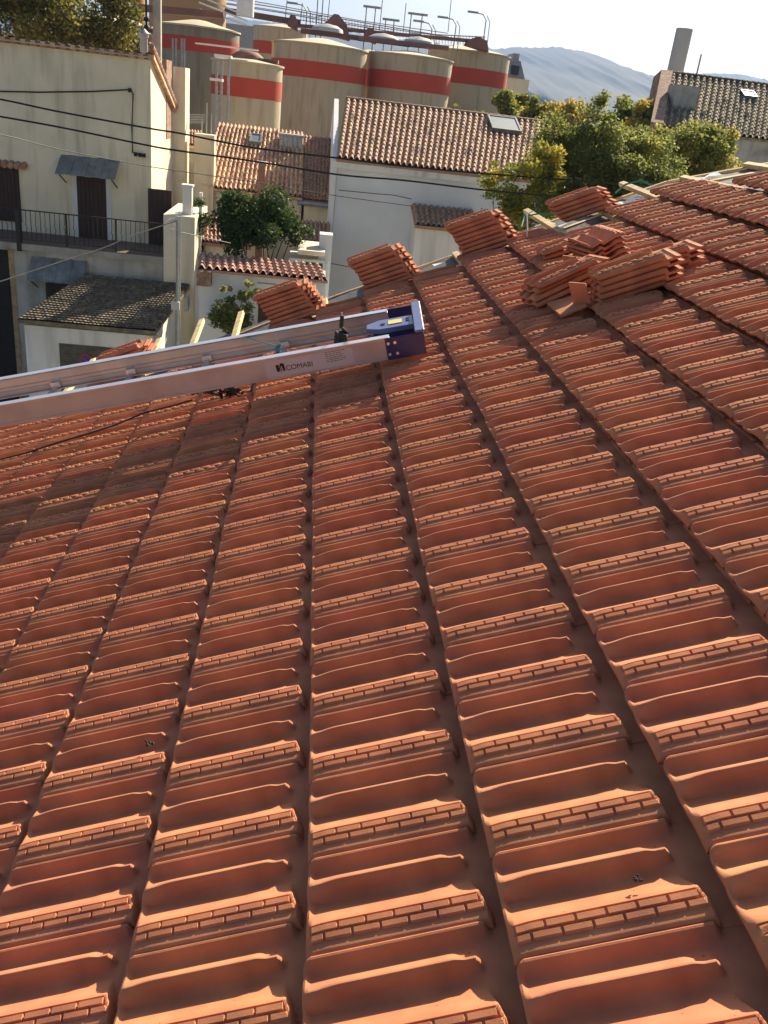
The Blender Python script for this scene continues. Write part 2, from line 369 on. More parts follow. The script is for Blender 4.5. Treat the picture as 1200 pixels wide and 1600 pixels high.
for k, (u0, v0) in enumerate(slots):
    Mx = tile_matrix(u0, v0, BASEH + TSTEP)
    if k in first:
        o = bpy.data.objects.new('roof_tile', tm2); C.objects.link(o); part(o); o.matrix_basis = Mx
    else:
        x, y, z = proj(rp(u0 + .18, v0 + .11)); lev = 1 if (z > 0 and -150 < x < 1350 and z < 5.2) else 0
        if z > 0 and 5.2 <= z < 9 and -100 < x < 1300: lev = 1 if z < 6.2 else 0
        V, F = TM[lev]; A = np.array(Mx); Vs.append(V @ A[:3, :3].T + A[:3, 3]); Fs.append(F + nb); nb += len(V); Ts.append(np.full(len(F), random.random()))
me = npmesh('field_tiles', np.concatenate(Vs), np.concatenate(Fs), True, np.concatenate(Ts)); me.set_sharp_from_angle(angle=R(52))
o = part(link('field_tiles', me, M['tile_f'])); o['kind'] = 'stuff'; o['label'] = 'farther tile courses of the same roof'
# deck, battens, rafters
HD = BASEH - .045
VE = 6.12
def rbox(b, u0, u1, v0, v1, h0, h1): b.box(u0, u1, v0, v1, h0, h1, RM)
b = MB()
for (ua, ub, va) in ((-3.9, 2.62, VE - .03),):
    NX = 60; NY = 34
vs = []; fs = []
for i in range(91):
    for j in range(50):
        u = -3.9 + 7.9 * i / 90; v = -1.8 + (VE + 1.8 - .04) * j / 49
        if u > 2.62: v = -1.8 + (VE - (u - 2.62) * 1.05 + 1.8 - .04) * j / 49
        vs.append(rp(u, v, HD + .006 * math.sin(u * 8 + 2 * math.sin(v * 5)) * math.sin(v * 9)))
for i in range(90):
    for j in range(49): fs.append((i * 50 + j, (i + 1) * 50 + j, (i + 1) * 50 + j + 1, i * 50 + j + 1))
b.add(vs, fs, True); part(b.build('membrane', M['membrane'], angle=80))
def beam(pts, w, h, hc, name='rafter', m='beam'):
    b = MB()
    for a, c in zip(pts[:-1], pts[1:]): b.bar(rp(a[0], a[1], hc), rp(c[0], c[1], hc), w, h, up=(-sp, 0, cp))
    part(b.build(name, M[m], bevel=.003))
beam([(-3.8, 5.80), (-1.2, 5.86), (-.2, VE - .02), (2.6, VE + .02), (3.1, 5.62), (4.0, 4.75)], .045, .15, HD - .064)
beam([(-3.8, 5.52), (-1.0, 5.56), (2.6, 5.78), (3.2, 5.2), (4.0, 4.4)], .05, .03, HD - .004, 'counter_batten', 'wood')
beam([(-3.8, 5.30), (2.6, 5.34)], .05, .03, HD - .004, 'counter_batten', 'wood')
for i in range(-9, 10):
    u = .37 * i + .085
    far = {-9: 5.5, -8: 5.5, -7: 6.7, -6: 6.6, -5: 6.3, -4: 6.5, -3: 6.25, -2: 5.9, -1: 5.9, 0: 6.0, 1: 5.95, 2: 5.97, 3: 5.95, 4: 6.44, 5: 6.42, 6: 6.2, 7: 5.9, 8: 5.6, 9: 5.2}.get(i, 6.0)
    up_b = i in (-5, -4, -3, 4, 5, 6); b = MB(); b.bar(rp(u, -1.6, HD + .0185), rp(u, 5.2 if up_b else far + .12, HD + .0185), .048, .034, up=(-sp, 0, cp)); part(b.build('batten', M['wood'], bevel=.003))
    if not up_b: continue
    b = MB(); b.bar(rp(u, 5.21, HD + .0185), rp(u + random.gauss(0, .012), far + .12, HD + .072), .048, .034, up=(-sp, 0, cp)); part(b.build('batten', M['wood'], bevel=.003))
# loose flaps of tape / film on the membrane
b = MB()
for k in range(12):
    x = random.choice([(-.9, -.1), (.45, .85), (1.25, 1.7), (2.0, 2.9)]); u = random.uniform(*x); v = random.uniform(5.3, 5.95) - max(0, u - 2.5) * .9; w = random.uniform(.03, .1); l = random.uniform(.03, .07)
    z0 = HD + .018; q = [(u, v), (u + w, v + random.gauss(0, .02)), (u + w * .9, v + l), (u - .01, v + l * .8)]
    part(MB().add([rp(a, c, z0 + random.uniform(.0, .02)) for a, c in q], [(0, 1, 2, 3)]).build('tape_patch', M['white_st']))
for (u0, u1, v) in ((1.85, 2.5, 5.85), (2.2, 2.85, 5.75)):
    n = 14; P = []; b = MB()
    for i in range(n + 1):
        u = u0 + (u1 - u0) * i / n; P += [rp(u, v - .05 - .01 * math.sin(i), HD + .02 + .012 * math.sin(i * 1.7)), rp(u, v + .04 + .012 * math.sin(i * 2.1), HD + .024 + .01 * math.cos(i * 2.3))]
    b.add(P, [(2 * i, 2 * i + 2, 2 * i + 3, 2 * i + 1) for i in range(n)], True); part(b.build('membrane_film', M['white_st']))
# building below the roof
b = MB(); prof = [(-3.5, GZ), (3.55, GZ)]
v0, v1 = -1.5, 5.6
A = [Vector((-3.5, v0, GZ)), Vector((3.5, v0, GZ)), Vector((3.5, v1 - 1.1, GZ)), Vector((2.3, v1, GZ)), Vector((-3.5, v1, GZ))]
B = [Vector((p.x, p.y, p.x / cp * sp - .16)) for p in A]
b.add(A + B, [(0, 1, 2, 3, 4), (9, 8, 7, 6, 5)] + [(i, (i + 1) % 5, 5 + (i + 1) % 5, 5 + i) for i in range(5)])
part(b.build('wall', M['render_c']))

# ------------------------------------------------------------------ loose tiles (every one a thing)
tms = mk_tile(1, 'loose_tile', M['tile_s'])
ORD = ['first', 'second', 'third', 'fourth', 'fifth', 'sixth', 'seventh', 'eighth', 'ninth']
def stack(n, u0, v0, du, dv, where, group, yaw=0, h0=.012, sp_=.034, tl=.0, roll=0, jit=.01, level=None):
    base = Matrix.Translation((u0, v0, h0)) @ Matrix.Rotation(yaw, 4, 'Z') @ Matrix.Rotation(tl, 4, 'Y') @ Matrix.Rotation(roll, 4, 'X')
    for k in range(n):
        o = bpy.data.objects.new('loose_roof_tile', tms); C.objects.link(o)
        L_ = base @ Matrix.Translation((du * k + random.uniform(-jit, jit), dv * k + random.uniform(-jit, jit) * .5, sp_ * k)) @ Matrix.Rotation(random.gauss(0, .025), 4, 'Z') @ Matrix.Rotation(random.gauss(0, .008), 4, 'Y')
        o.matrix_world = RM @ L_
        lab = '%s terracotta tile down in the %s' % (ORD[n - 1 - k], where) if n > 1 else where
        tag(o, lab, 'roof tile', group)
G = 'loose terracotta tiles stacked on the roof'
stack(8, -.66, 5.30, -.010, .010, 'stack just beyond the middle of the ladder', G, h0=.0, sp_=.031)
stack(8, .08, 5.40, -.011, .012, 'stack beyond the blue ladder head', G, h0=.0, sp_=.031)
stack(8, .84, 5.46, -.010, .012, 'stack with a green strap at its right', G, h0=.0, sp_=.031)
stack(5, 1.60, 5.52, -.014, .012, 'low stack farthest up the roof edge', G, h0=.0, sp_=.031)
stack(6, -2.02, 5.42, .0, .0, 'stack half hidden behind the left part of the ladder', G, h0=.0, sp_=.031)
stack(5, 1.20, 3.26, .004, .004, 'long stack at the right of the messy heap', G, yaw=-.03, h0=.012, sp_=.030, jit=.014)
stack(3, 1.38, 3.42, .0, .012, 'stack overlapping the upper end of the long stack', G, yaw=.02, h0=.030, sp_=.030, jit=.014)
stack(5, 1.60, 3.98, .004, .003, 'crosswise stack at the back of the messy heap', G, yaw=R(96), h0=.010, sp_=.031, jit=.01)
stack(2, 1.22, 4.55, .0, .0, 'pair lying flat left of the crosswise stack', G, yaw=.0, h0=.012, sp_=.031, jit=.02)
stack(4, .94, 3.56, .008, .0, 'small tilted pile at the left of the messy heap', G, yaw=R(12), h0=.02, sp_=.030, jit=.03, tl=-.05)
def offcut(name, label, P, th, n):
    b = MB(); A = [rp(*p) for p in P]; nn = Vector(n).normalized() * th; k = len(A)
    b.add(A + [a + nn for a in A], [tuple(range(k - 1, -1, -1)), tuple(range(k, 2 * k))] + [(i, (i + 1) % k, k + (i + 1) % k, k + i) for i in range(k)])
    tag(b.build(name, M['tile_s'], bevel=.002), label, 'tile piece', 'broken tile pieces')
def px3(x, y, h): p = atr(x, y, h); return (p.x, p.y, p.z)
offcut('tile_offcut', 'flat broken tile piece lying in front of the messy heap', [px3(855, 477, .026), px3(877, 497, .026), px3(918, 480, .026), px3(899, 464, .026)], .014, (-sp, 0, cp))
a = Vector(px3(896, 478, .03)); 
offcut('tile_offcut', 'broken tile piece standing upright in front of the messy heap', [(a.x, a.y, .03), (a.x + .075, a.y - .06, .03), (a.x + .07, a.y - .05, .135), (a.x + .0, a.y + .0, .155)], .014, (.5, .8, .1))
offcut('tile_offcut', 'upright tile fragment wedged in the middle of the messy heap', [(1.20, 3.92, .03), (1.34, 3.80, .03), (1.34, 3.80, .11), (1.20, 3.92, .16)], .014, (.5, .8, .1))
offcut('tile_offcut', 'short tile fragment leaning beside the upright one', [(1.30, 3.70, .03), (1.42, 3.62, .03), (1.44, 3.64, .09), (1.31, 3.72, .12)], .014, (.5, .8, .2))
# packing straps
def strap(name, label, pts, r, m, grp=None):
    tag(MB().tube([rp(*p) for p in pts], r, 5).build(name, M[m]), label, 'strap', grp)
strap('packing_strap', 'green plastic strap lying on the membrane between two tile stacks', [(1.33, 5.75, .03), (1.40, 5.9, .07), (1.5, 5.86, .06), (1.62, 5.75, .03)], .006, 'green_st')
strap('packing_strap', 'green plastic strap curled beside the farthest low stack', [(2.10, 5.85, .02), (2.2, 5.9, .05), (2.3, 5.85, .05), (2.33, 5.7, .02)], .007, 'green_st')
strap('packing_strap', 'white strap end sticking up beside the third stack', [(1.30, 5.45, .0), (1.33, 5.5, .06), (1.37, 5.62, .13), (1.42, 5.66, .13)], .005, 'white_st')

# ================================================================== ladder hoist
Aw = np.array((-2.15, 3.99, -.63)); 
def atz(x, y, Z): return Vector(CAMP + CAMR.T @ np.array([(x - 600) / FPX, (y - 800) / FPX, 1.0]) * Z)
LA, LB = atz(0, 666, 4.66), atz(605, 561.5, 4.5)
ld = (LB - LA).normalized(); L0 = LB - ld * 6.0; L1 = LB + ld * .02
up = Vector((0, 0, 1)); side = up.cross(ld).normalized(); up = ld.cross(side).normalized()
if side.y < 0: side = -side
if up.z < 0: up = -up
_a = R(6); side, up = side * math.cos(_a) + up * math.sin(_a), up * math.cos(_a) - side * math.sin(_a)
lad = empty('ladder_hoist', LB, 'long aluminium ladder rail with blue head lying across the tiled roof', 'ladder')
LW, LH = .455, .112
def lpt(s, w, h): return LB + ld * s + side * w + up * h
def lbox(b, s0, s1, w0, w1, h0, h1):
    P = [lpt(s, w, h) for h in (h0, h1) for (s, w) in ((s0, w0), (s1, w0), (s1, w1), (s0, w1))]; return b.hexa(P)
for w, sg in ((0, 1), (LW, -1)):
    b = MB(); lbox(b, -6, .03, w, w + sg * .006, 0, LH); lbox(b, -6, .03, w + sg * .006, w + sg * .035, LH - .006, LH); lbox(b, -6, .03, w + sg * .006, w + sg * .035, 0, .006)
    lbox(b, -6, .03, w + sg * .006, w + sg * .012, .050, .055); lbox(b, -6, .03, w + sg * .006, w + sg * .012, .028, .033); lbox(b, -6, .03, w - sg * .004, w, LH - .012, LH + .004); lbox(b, -6, .03, w - sg * .004, w, -.003, .010)
    b.build('rail', M['alu'], lad, bevel=.0012)
    b = MB(); lbox(b, -6, .03, w - sg * .006, w + sg * .037, LH + .0045, LH + .008); b.build('rail_highlight', M['alu_b'], lad)  # brighter strip puts the highlight onto the rail's top edge
for k in range(12):
    s = -.60 - k * .455
    b = MB(); lbox(b, s, s + .03, .036, LW - .036, .002, .022); b.build('rung', M['alu'], lad, bevel=.002)
    for wa in (.010, LW - .036): b = MB(); lbox(b, s - .01, s + .045, wa, wa + .03, .012, .045); b.build('rung_bracket', M['alu_b'], lad, bevel=.002)
b = MB(); lbox(b, .005, .21, -.008, -.001, -.004, LH + .004); lbox(b, .005, .21, LW + .001, LW + .008, -.004, LH + .004); lbox(b, .198, .21, -.001, LW + .001, -.004, LH + .004)
b.build('head_side', M['blue'], lad, bevel=.003)
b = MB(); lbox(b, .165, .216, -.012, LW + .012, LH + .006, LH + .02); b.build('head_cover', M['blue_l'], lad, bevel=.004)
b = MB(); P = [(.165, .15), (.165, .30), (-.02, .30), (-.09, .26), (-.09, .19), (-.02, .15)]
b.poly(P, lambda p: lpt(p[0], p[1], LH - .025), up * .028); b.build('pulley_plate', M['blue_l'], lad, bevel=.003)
b = MB(); lbox(b, -.06, .165, .165, .285, .02, LH - .028); b.build('pulley_box', M['blue'], lad, bevel=.004)
b = MB(); lbox(b, .03, .105, .20, .26, LH + .0045, LH + .0065); b.build('sticker', M['yellow'], lad)
b = MB()
for (s, w) in ((.135, .22), (.135, .25), (.0, .22)): 
    c = lpt(s, w, LH + .0045); b.tube([c, c + up * .003], .009 if s > .1 else .013, 10)
b.build('plate_hole', M['ink'], lad)
b = MB()
for (s, h) in ((.02, .088), (.055, .088), (.02, .028), (.06, .028)):
    c = lpt(s, -.008, h); b.tube([c, c - side * .006], .008, 10)
b.build('bolt', M['alu_b'], lad)
def text(body, s, h, size, m, name, w=-.0025, bold=0):
    cu = bpy.data.curves.new(name, 'FONT'); cu.body = body; cu.size = size; cu.extrude = .0003; cu.offset = bold; cu.space_line = .85
    ob = bpy.data.objects.new('tmp', cu); C.objects.link(ob); bpy.context.view_layer.update()
    me = bpy.data.meshes.new_from_object(ob.evaluated_get(bpy.context.evaluated_depsgraph_get())); bpy.data.objects.remove(ob); bpy.data.curves.remove(cu)
    Mx = Matrix.Identity(4)
    for k in range(3): Mx[k][0] = ld[k]; Mx[k][1] = up[k]; Mx[k][2] = -side[k]; Mx[k][3] = lpt(s, w, h)[k]
    me.transform(Mx); o = link(name, me, m, lad); return o
b = MB(); lbox(b, -.64, -.17, -.002, -.0006, .006, .108); b.build('brand_sticker', M['label'], lad)
text('COMABI', -.533, .036, .0385, M['ink'], 'lettering', bold=.0)
def logo(P, w, m, n='logo'): MB().poly(P, lambda p: lpt(p[0], w, p[1]), -side * .0008).build(n, M[m], lad)
b = MB()
for P in ([(-.582, .036), (-.572, .036), (-.566, .074), (-.584, .074)], [(-.552, .060), (-.545, .036), (-.537, .036), (-.539, .076), (-.556, .080)], [(-.577, .036), (-.570, .036), (-.549, .078), (-.557, .080)]): b.poly(P, lambda p: lpt(p[0], -.0024, p[1]), -side * .0008)
b.build('logo', M['ink'], lad)
logo([(-.567, .037), (-.550, .037), (-.556, .056)], -.0040, 'red_ink', 'logo_flame')
b = MB()
for r_ in range(6):
    s = -.315
    while s < -.215 - .02 * (r_ % 2): l = random.uniform(.005, .016); lbox(b, s, s + l, -.0032, -.0024, .094 - r_ * .0105, .0965 - r_ * .0105); s += l + .005
b.build('small_print', M['ink'], lad)
# things on / under the ladder
def knot(name, label, c, n, r, sz, m, cat, th=.005, flat=1.0):
    b = MB(); p = Vector(c); pts = []
    for k in range(n):
        t = k * .9; pts.append(p + Vector((math.sin(t * 1.7) * sz * .5 + random.gauss(0, r), math.cos(t * 1.1) * sz * .4 + random.gauss(0, r), (math.sin(t * 2.3) * .5 + .5) * sz * flat + random.gauss(0, r * .6))))
    b.tube(pts, th, 6); return tag(b.build(name, M[m]), label, cat)
c = lpt(-.25, .14, .03)
b = MB(); pts = [c + Vector((math.sin(k * 1.3) * .028, math.cos(k * 1.3) * .028, .11 * k / 30)) for k in range(31)] + [c + Vector((-.005, .0, .14)), c + Vector((-.006, 0, .20))]
b.tube(pts, .012, 6); b.lathe(c, [(.0, .0), (.034, .01), (.038, .05), (.022, .10), (.008, .115), (.0, .12)], 12); tag(b.build('cord_bundle', M['rope']), 'dark cord bundle with its end sticking up between the ladder rails', 'rope')
b = MB(); b.tube([c + Vector((-.006, 0, .12)), c + Vector((-.007, 0, .16)), c + Vector((-.008, 0, .215))], .004, 6); tag(b.build('cord_tail', M['white_st']), 'pale cord end standing up from the cord bundle', 'cord')
b = MB(); pts = [lpt(-.80 + k * .025, LW - .03 - .016 * k, LH + .006 - .006 * k) for k in range(9)]; b.tube(pts, .004, 6)
for k in range(5): pass
b.tube([lpt(-.62, .29, .05), lpt(-.60, .31, .07), lpt(-.58, .28, .08), lpt(-.61, .26, .05), lpt(-.60, .30, .04), lpt(-.58, .24, .05)], .008, 6); tag(b.build('tie_cord', M['cyan']), 'cyan cord tied around a ladder rung', 'cord')
cc = rp(*px3(335, 612, .06))
b = MB()
for k in range(16):
    p0 = cc + Vector((-.14 + .02 * k + random.gauss(0, .012), random.gauss(0, .012), random.gauss(0, .008)))
    pts = [p0 + Vector((random.gauss(0, .03), random.gauss(0, .02), random.gauss(0, .018))) for _ in range(7)]; b.tube(pts, .006, 5)
tag(b.build('cord_coil', M['black']), 'tangled black netting bundle on the tiles under the ladder', 'netting')
# thin black cable across tiles
pts = [(0, 718), (40, 708), (95, 690), (140, 677), (180, 664), (225, 645), (270, 634), (300, 625)]
b = MB(); b.tube([rp(*px3(x, y, .035)) for x, y in pts], .006, 6); tag(b.build('black_cable', M['black']), 'thin black cable lying across the tiles below the ladder', 'cable')

# ================================================================== background helpers
def canal_roof(name, P, nc, nr, m, parent, amp=.06, under=.12, seed=1, step=.025, ragged=.012):
    """P = eave left, eave right, ridge left, ridge right; half-round tiles in columns with a step at every course"""
    r_ = np.random.default_rng(seed); A, B, Cc, D = [np.array(p, float) for p in P]
    nn = np.cross(B - A, Cc - A); nn /= np.linalg.norm(nn); nn *= 1 if nn[2] > 0 else -1
    K = 8; xs = np.linspace(0, nc, nc * K + 1); ph = np.abs(((xs % 1) - .5)) * 2
    prof = np.where(ph < .56, np.sqrt(np.clip(1 - (ph / .6) ** 2, 0, 1)), -.30 * np.sqrt(np.clip(1 - ((1 - ph) / .44) ** 2, 0, 1)) + .30) * amp
    ys = []; st = []
    for k in range(nr): ys += [k + .001, k + .999]; st += [1.0, 0.0]
    V = []; off = r_.normal(0, ragged, (nr, nc + 1)); lift = r_.normal(0, ragged * .35, (nr, nc + 1))
    for j, (y, s) in enumerate(zip(ys, st)):
        for i, x in enumerate(xs):
            ci = min(int(x + 1e-6), nc); o = off[j // 2, ci] if prof[i] > .3 * amp else 0
            u = x / nc; t = min(max((y + (o * 3 if s else 0)) / nr, -.01), 1)
            p = (A * (1 - u) + B * u) * (1 - t) + (Cc * (1 - u) + D * u) * t
            V.append(p + nn * (prof[i] * (1 + .12 * s) + step * s + lift[j // 2, ci]))
    n = len(xs); F = []; T = []; tv = r_.random((nr + 1, nc * 2 + 2))
    for j in range(len(ys) - 1):
        for i in range(n - 1):
            F.append((j * n + i, j * n + i + 1, (j + 1) * n + i + 1, (j + 1) * n + i)); T.append(tv[j // 2, int((i + K / 4) // (K / 2)) if True else 0])
    # underside slab
    b = len(V); V += [A - nn * under, B - nn * under, D - nn * under, Cc - nn * under]; V += [A, B, D, Cc]
    for q in ((b + 3, b + 2, b + 1, b), (b, b + 1, b + 5, b + 4), (b + 1, b + 2, b + 6, b + 5), (b + 2, b + 3, b + 7, b + 6), (b + 3, b, b + 4, b + 7)): F.append(q); T.append(.5)
    me = npmesh(name, V, F, True, T); me.set_sharp_from_angle(angle=R(50)); return link(name, me, m, parent)
def ridge_caps(parent, a, b_, m, r=.11, n=20, name='ridge_tiles'):
    a = Vector(a); b_ = Vector(b_); b = MB(); 
    for k in range(n):
        p = a.lerp(b_, k / n); q = a.lerp(b_, (k + 1.06) / n); b.tube([p, q], [r, r * .86], 8)
    return b.build(name, m, parent)
def wallprism(parent, pts, ztop, m, name='wall', z0=GZ):
    """outline on the ground, a top height per corner"""
    b = MB(); n = len(pts); A = [Vector((x, y, z0 - .1)) for x, y in pts]; B = [Vector((x, y, z)) for (x, y), z in zip(pts, ztop)]
    b.add(A + B, [tuple(range(n - 1, -1, -1)), tuple(range(n, 2 * n))] + [(i, (i + 1) % n, n + (i + 1) % n, n + i) for i in range(n)])
    return b.build(name, m, parent)
def bx(name, x0, x1, y0, y1, z0, z1, m, parent, bevel=0): return MB().box(min(x0, x1), max(x0, x1), min(y0, y1), max(y0, y1), min(z0, z1), max(z0, z1)).build(name, M[m], parent, bevel)
def fr(x0, y0, x1, y1, Y): a = at(x0, y0, Y); b = at(x1, y1, Y); return a.x, b.x, b.z, a.z    # X0 X1 Zlow Zhigh
def mid(x0, y0, x1, y1, Y): 
    c = at((x0 + x1) / 2, (y0 + y1) / 2, Y); s = (Y - CAMP[1]) / FPX * 1.02; w = (x1 - x0) * s; h = (y1 - y0) * s * 1.08
    return c.x - w / 2, c.x + w / 2, c.z - h / 2, c.z + h / 2

# ------------------------------------------------------------------ left house with terrace
HY = 25.6
hc = at(235, 85, HY); HX = hc.x; ZR = hc.z
house = empty('cream_house', (HX - 4, HY, GZ), 'large cream rendered house at the left with brown shutters and a railed terrace', 'house')
e2 = at(283, 207, 31.6); 
wallprism(house, [(-22, HY), (HX, HY), (HX, 31.6), (-22, 31.6)], [ZR - .12, ZR - .12, e2.z, e2.z], M['render_c'])
canal_roof('roof', [(-22, 31.9, e2.z), (HX + .12, 31.9, e2.z), (-22, HY - .12, ZR), (HX + .12, HY - .12, ZR)], 62, 14, M['canal_o'], house, .05, .1, 3)
b = MB()
for k in range(24):
    p = Vector((HX + .08, 31.8 - k * .27, e2.z + .1 + (ZR - e2.z) * k / 23.2)); b.tube([p, p + Vector((0, -.32, (ZR - e2.z) / 22))], [.09, .075], 8)
b.build('verge_tiles', M['canal_o'], house)
b = MB()
for k in range(60): x = HX - .1 - k * .255; b.tube([(x, HY - .14, ZR - .06), (x, HY + .25, ZR - .06)], [.075, .07], 8)
b.build('eave_tiles', M['canal_g'], house)
# chimney stacks behind the gable
x0, x1, z0, z1 = mid(238, 88, 262, 140, 28.6)
c1 = bx('chimney', HX - .45, HX + .02, 28.2, 29.2, ZR - 2.2, at(250, 92, 28.2).z, 'brick', house)
c2 = bx('chimney', HX + .002, HX + .38, 29.6, 30.6, GZ, at(266, 103, 29.6).z, 'render_c', house)
# shutters, doors
def shut(name, px, parent=house, Y=HY, dep=.05, m='shutter', boards=7, frame=None):
    x0, x1, z0, z1 = mid(*px, Y)
    f = bx(name, x0, x1, Y - dep, Y + .04, z0, z1, m, parent); b = MB(); n = boards
    for k in range(n): a = x0 + (x1 - x0) * (k + .06) / n; c = x0 + (x1 - x0) * (k + .94) / n; b.box(a, c, Y - dep - .012, Y - dep - .001, z0 + .02, z1 - .02)
    b.build('boards', M[m], f); return f, (x0, x1, z0, z1)
f, (a0, a1, a2, a3) = shut('door_shutter', (125, 280, 165, 387)); 
t_ = bx('door_frame', a0 - .13, a0 - .002, HY - .06, HY + .02, a2, a3 + .13, 'trim', house); bx('door_frame', a1 + .002, a1 + .13, HY - .06, HY + .02, a2, a3 + .13, 'trim', house); bx('door_frame', a0 - .001, a1 + .001, HY - .058, HY + .02, a3 + .002, a3 + .128, 'trim', house)
shut('window_shutter', (-18, 266, 28, 336), boards=9)
shut('door_shutter', (234, 307, 267, 400), boards=5)
x0, x1, z0, z1 = mid(-30, 250, 38, 257, HY); b = MB()
for k in range(8): b.tube([(x0 + (x1 - x0) * (k + .5) / 8, HY - .2, z0 + .02), (x0 + (x1 - x0) * (k + .5) / 8, HY + .02, z0 + .08)], .085, 8)
b.build('drip_tiles', M['canal_o'], house)
def awning(px, Y, out, parent):
    x0, x1, z0, z1 = mid(*px, Y - out / 2); b = MB()
    n = 8
    for k in range(n):
        a = x0 + (x1 - x0) * k / n; c = x0 + (x1 - x0) * (k + .97) / n; d = .012 * (k % 2)
        b.hexa([(a, Y - out, z0 + d), (c, Y - out, z0 + d), (c, Y - .01, z1 + d), (a, Y - .01, z1 + d), (a, Y - out, z0 + .025 + d), (c, Y - out, z0 + .025 + d), (c, Y - .01, z1 + .025 + d), (a, Y - .01, z1 + .025 + d)])
    o = b.build('awning', M['sheet'], parent); bb = MB()
    for x in (x0 + .1, x1 - .1): bb.bar((x, Y - out + .03, z0), (x, Y - .01, z0 - .28), .025, .025); bb.bar((x, Y - out + .03, z0 - .002), (x, Y - .01, z1 - .02), .02, .02)
    bb.build('bracket', M['iron'], o); return o
awning((97, 252, 178, 272), HY, .75, house)
# terrace
TY = 23.7; tz = at(130, 389, TY).z - .02
ex0 = -22; ex1 = at(258, 420, TY).x
bx('terrace_slab', ex0, ex1, TY, HY - .001, tz - .16, tz, 'concrete', house)
bx('terrace_floor', ex0, ex1 - .01, TY + .01, HY - .012, tz + .002, tz + .02, 'gravel', house)
wallprism(house, [(ex0, TY + .12), (ex1 - .0, TY + .12), (ex1 - .0, HY - .002), (ex0, HY - .002)], [tz - .162] * 4, M['render_g'], 'terrace_wall')
rail = MB(); top_z = tz + .86; x = ex1 - .05
rail.box(ex0, ex1 - .02, TY + .04, TY + .075, top_z, top_z + .03); rail.box(ex0, ex1 - .02, TY + .045, TY + .07, tz + .10, tz + .12)
rr = rail.build('railing', M['iron'], house); b = MB(); k = 0
while x > -16:
    if k % 2: b.tube([(x, TY + .057, tz + .11), (x, TY + .057, tz + .35), (x + .018, TY + .057, tz + .43), (x - .018, TY + .057, tz + .52), (x, TY + .057, tz + .6), (x, TY + .057, top_z)], .009, 5)
    else: b.box(x - .008, x + .008, TY + .049, TY + .065, tz + .11, top_z)
    x -= .125; k += 1
b.build('baluster', M['iron'], rr)
for xx in (104, 181): p = at(xx, 380, TY).x; b = MB(); b.box(p - .022, p + .022, TY + .03, TY + .085, tz + .001, top_z); b.build('railing_post', M['iron'], rr)
p = at(29, 370, TY).x; bx('drain_pipe', p - .06, p + .06, TY - .02, TY + .09, tz - .2, at(29, 328, TY).z, 'iron', house)
# ground floor below the terrace
GY = TY + .12
shut('ground_door', (75, 437, 116, 500), Y=GY, boards=4); awning((50, 411, 129, 437), GY, .6, house)
x0, x1, z0, z1 = mid(-60, 405, 26, 640, GY); bx('garage_opening', x0, x1, GY - .02, GY + .1, GZ, z1, 'dark', house)  # flat dark panel painted as the unlit depth of the opening
x0, x1, z0, z1 = mid(23, 400, 30, 640, GY); bx('corner_post', x0, x1, GY - .03, GY + .1, GZ, z1, 'beam', house)
# terrace end block with the little white column
x0, x1, z0, z1 = mid(258, 336, 313, 432, TY - .2); bw = at(304, 380, TY - .2).x
wallprism(house, [(x0, TY - .2), (bw, TY - .2), (bw + .02, HY + .6), (x0, HY + .6)], [at(258, 335, TY - .2).z] * 4, M['render_c'], 'end_wall')
x0, x1, z0, z1 = mid(287, 296, 300, 336, TY + .3); o = bx('end_column', x0, x1, TY + .15, TY + .4, z0 - .1, z1, 'render_p', house); bx('column_cap', x0 - .03, x1 + .03, TY + .12, TY + .43, z1 + .002, z1 + .05, 'render_p', o)
x0, x1, z0, z1 = mid(313, 306, 317, 352, TY + .8); bx('vent_pipe', x0 - .02, x0 + .06, TY + .7, TY + .78, z0 - 1, z1, 'render_p', house)
# cable clipped to the facade
b = MB(); b.tube([at(-30, 142, HY - .03), at(60, 144, HY - .03), at(140, 143, HY - .03), at(205, 140, HY - .03), at(208, 147, HY - .03), at(206, 200, HY - .03), at(207, 238, HY - .03), at(222, 242, HY - .03)], .018, 5)
for (x, y) in ((212, 241), (219, 242), (225, 243), (203, 141)): c = at(x, y, HY - .04); b.box(c.x - .04, c.x + .04, HY - .10, HY + .01, c.z - .05, c.z + .05)
b.build('wall_cable', M['cable'], house)
# roof mast, flue
b = MB(); a = at(246, 86, 27.5); b.box(a.x - .11, a.x + .11, 27.4, 27.6, ZR - 1, at(246, -30, 27.5).z); mast = b.build('utility_post', M['concrete']); tag(mast, 'concrete utility post rising behind the cream house gable', 'post')
b = MB(); a = at(229, 82, 27.2); z1 = at(227, -20, 27.2).z; b.tube([(a.x, 27.2, ZR - .6), (a.x, 27.2, z1)], .03, 6)
for yy in (30, 43, 62): c = at(229, yy, 27.2); b.lathe((a.x, 27.2, c.z), [(0, -.06), (.09, -.05), (.06, .05), (0, .06)], 8)
tag(b.build('antenna_mast', M['cable']), 'thin mast with insulators beside the concrete post', 'mast')
b = MB(); a = at(225, 70, 26.6); b.lathe((a.x, 26.6, ZR - .5), [(.11, 0), (.11, .9), (.13, .92), (.13, 1.0), (.16, 1.02), (.02, 1.14), (0, 1.14)], 12); b.build('flue', M['galv'], house)

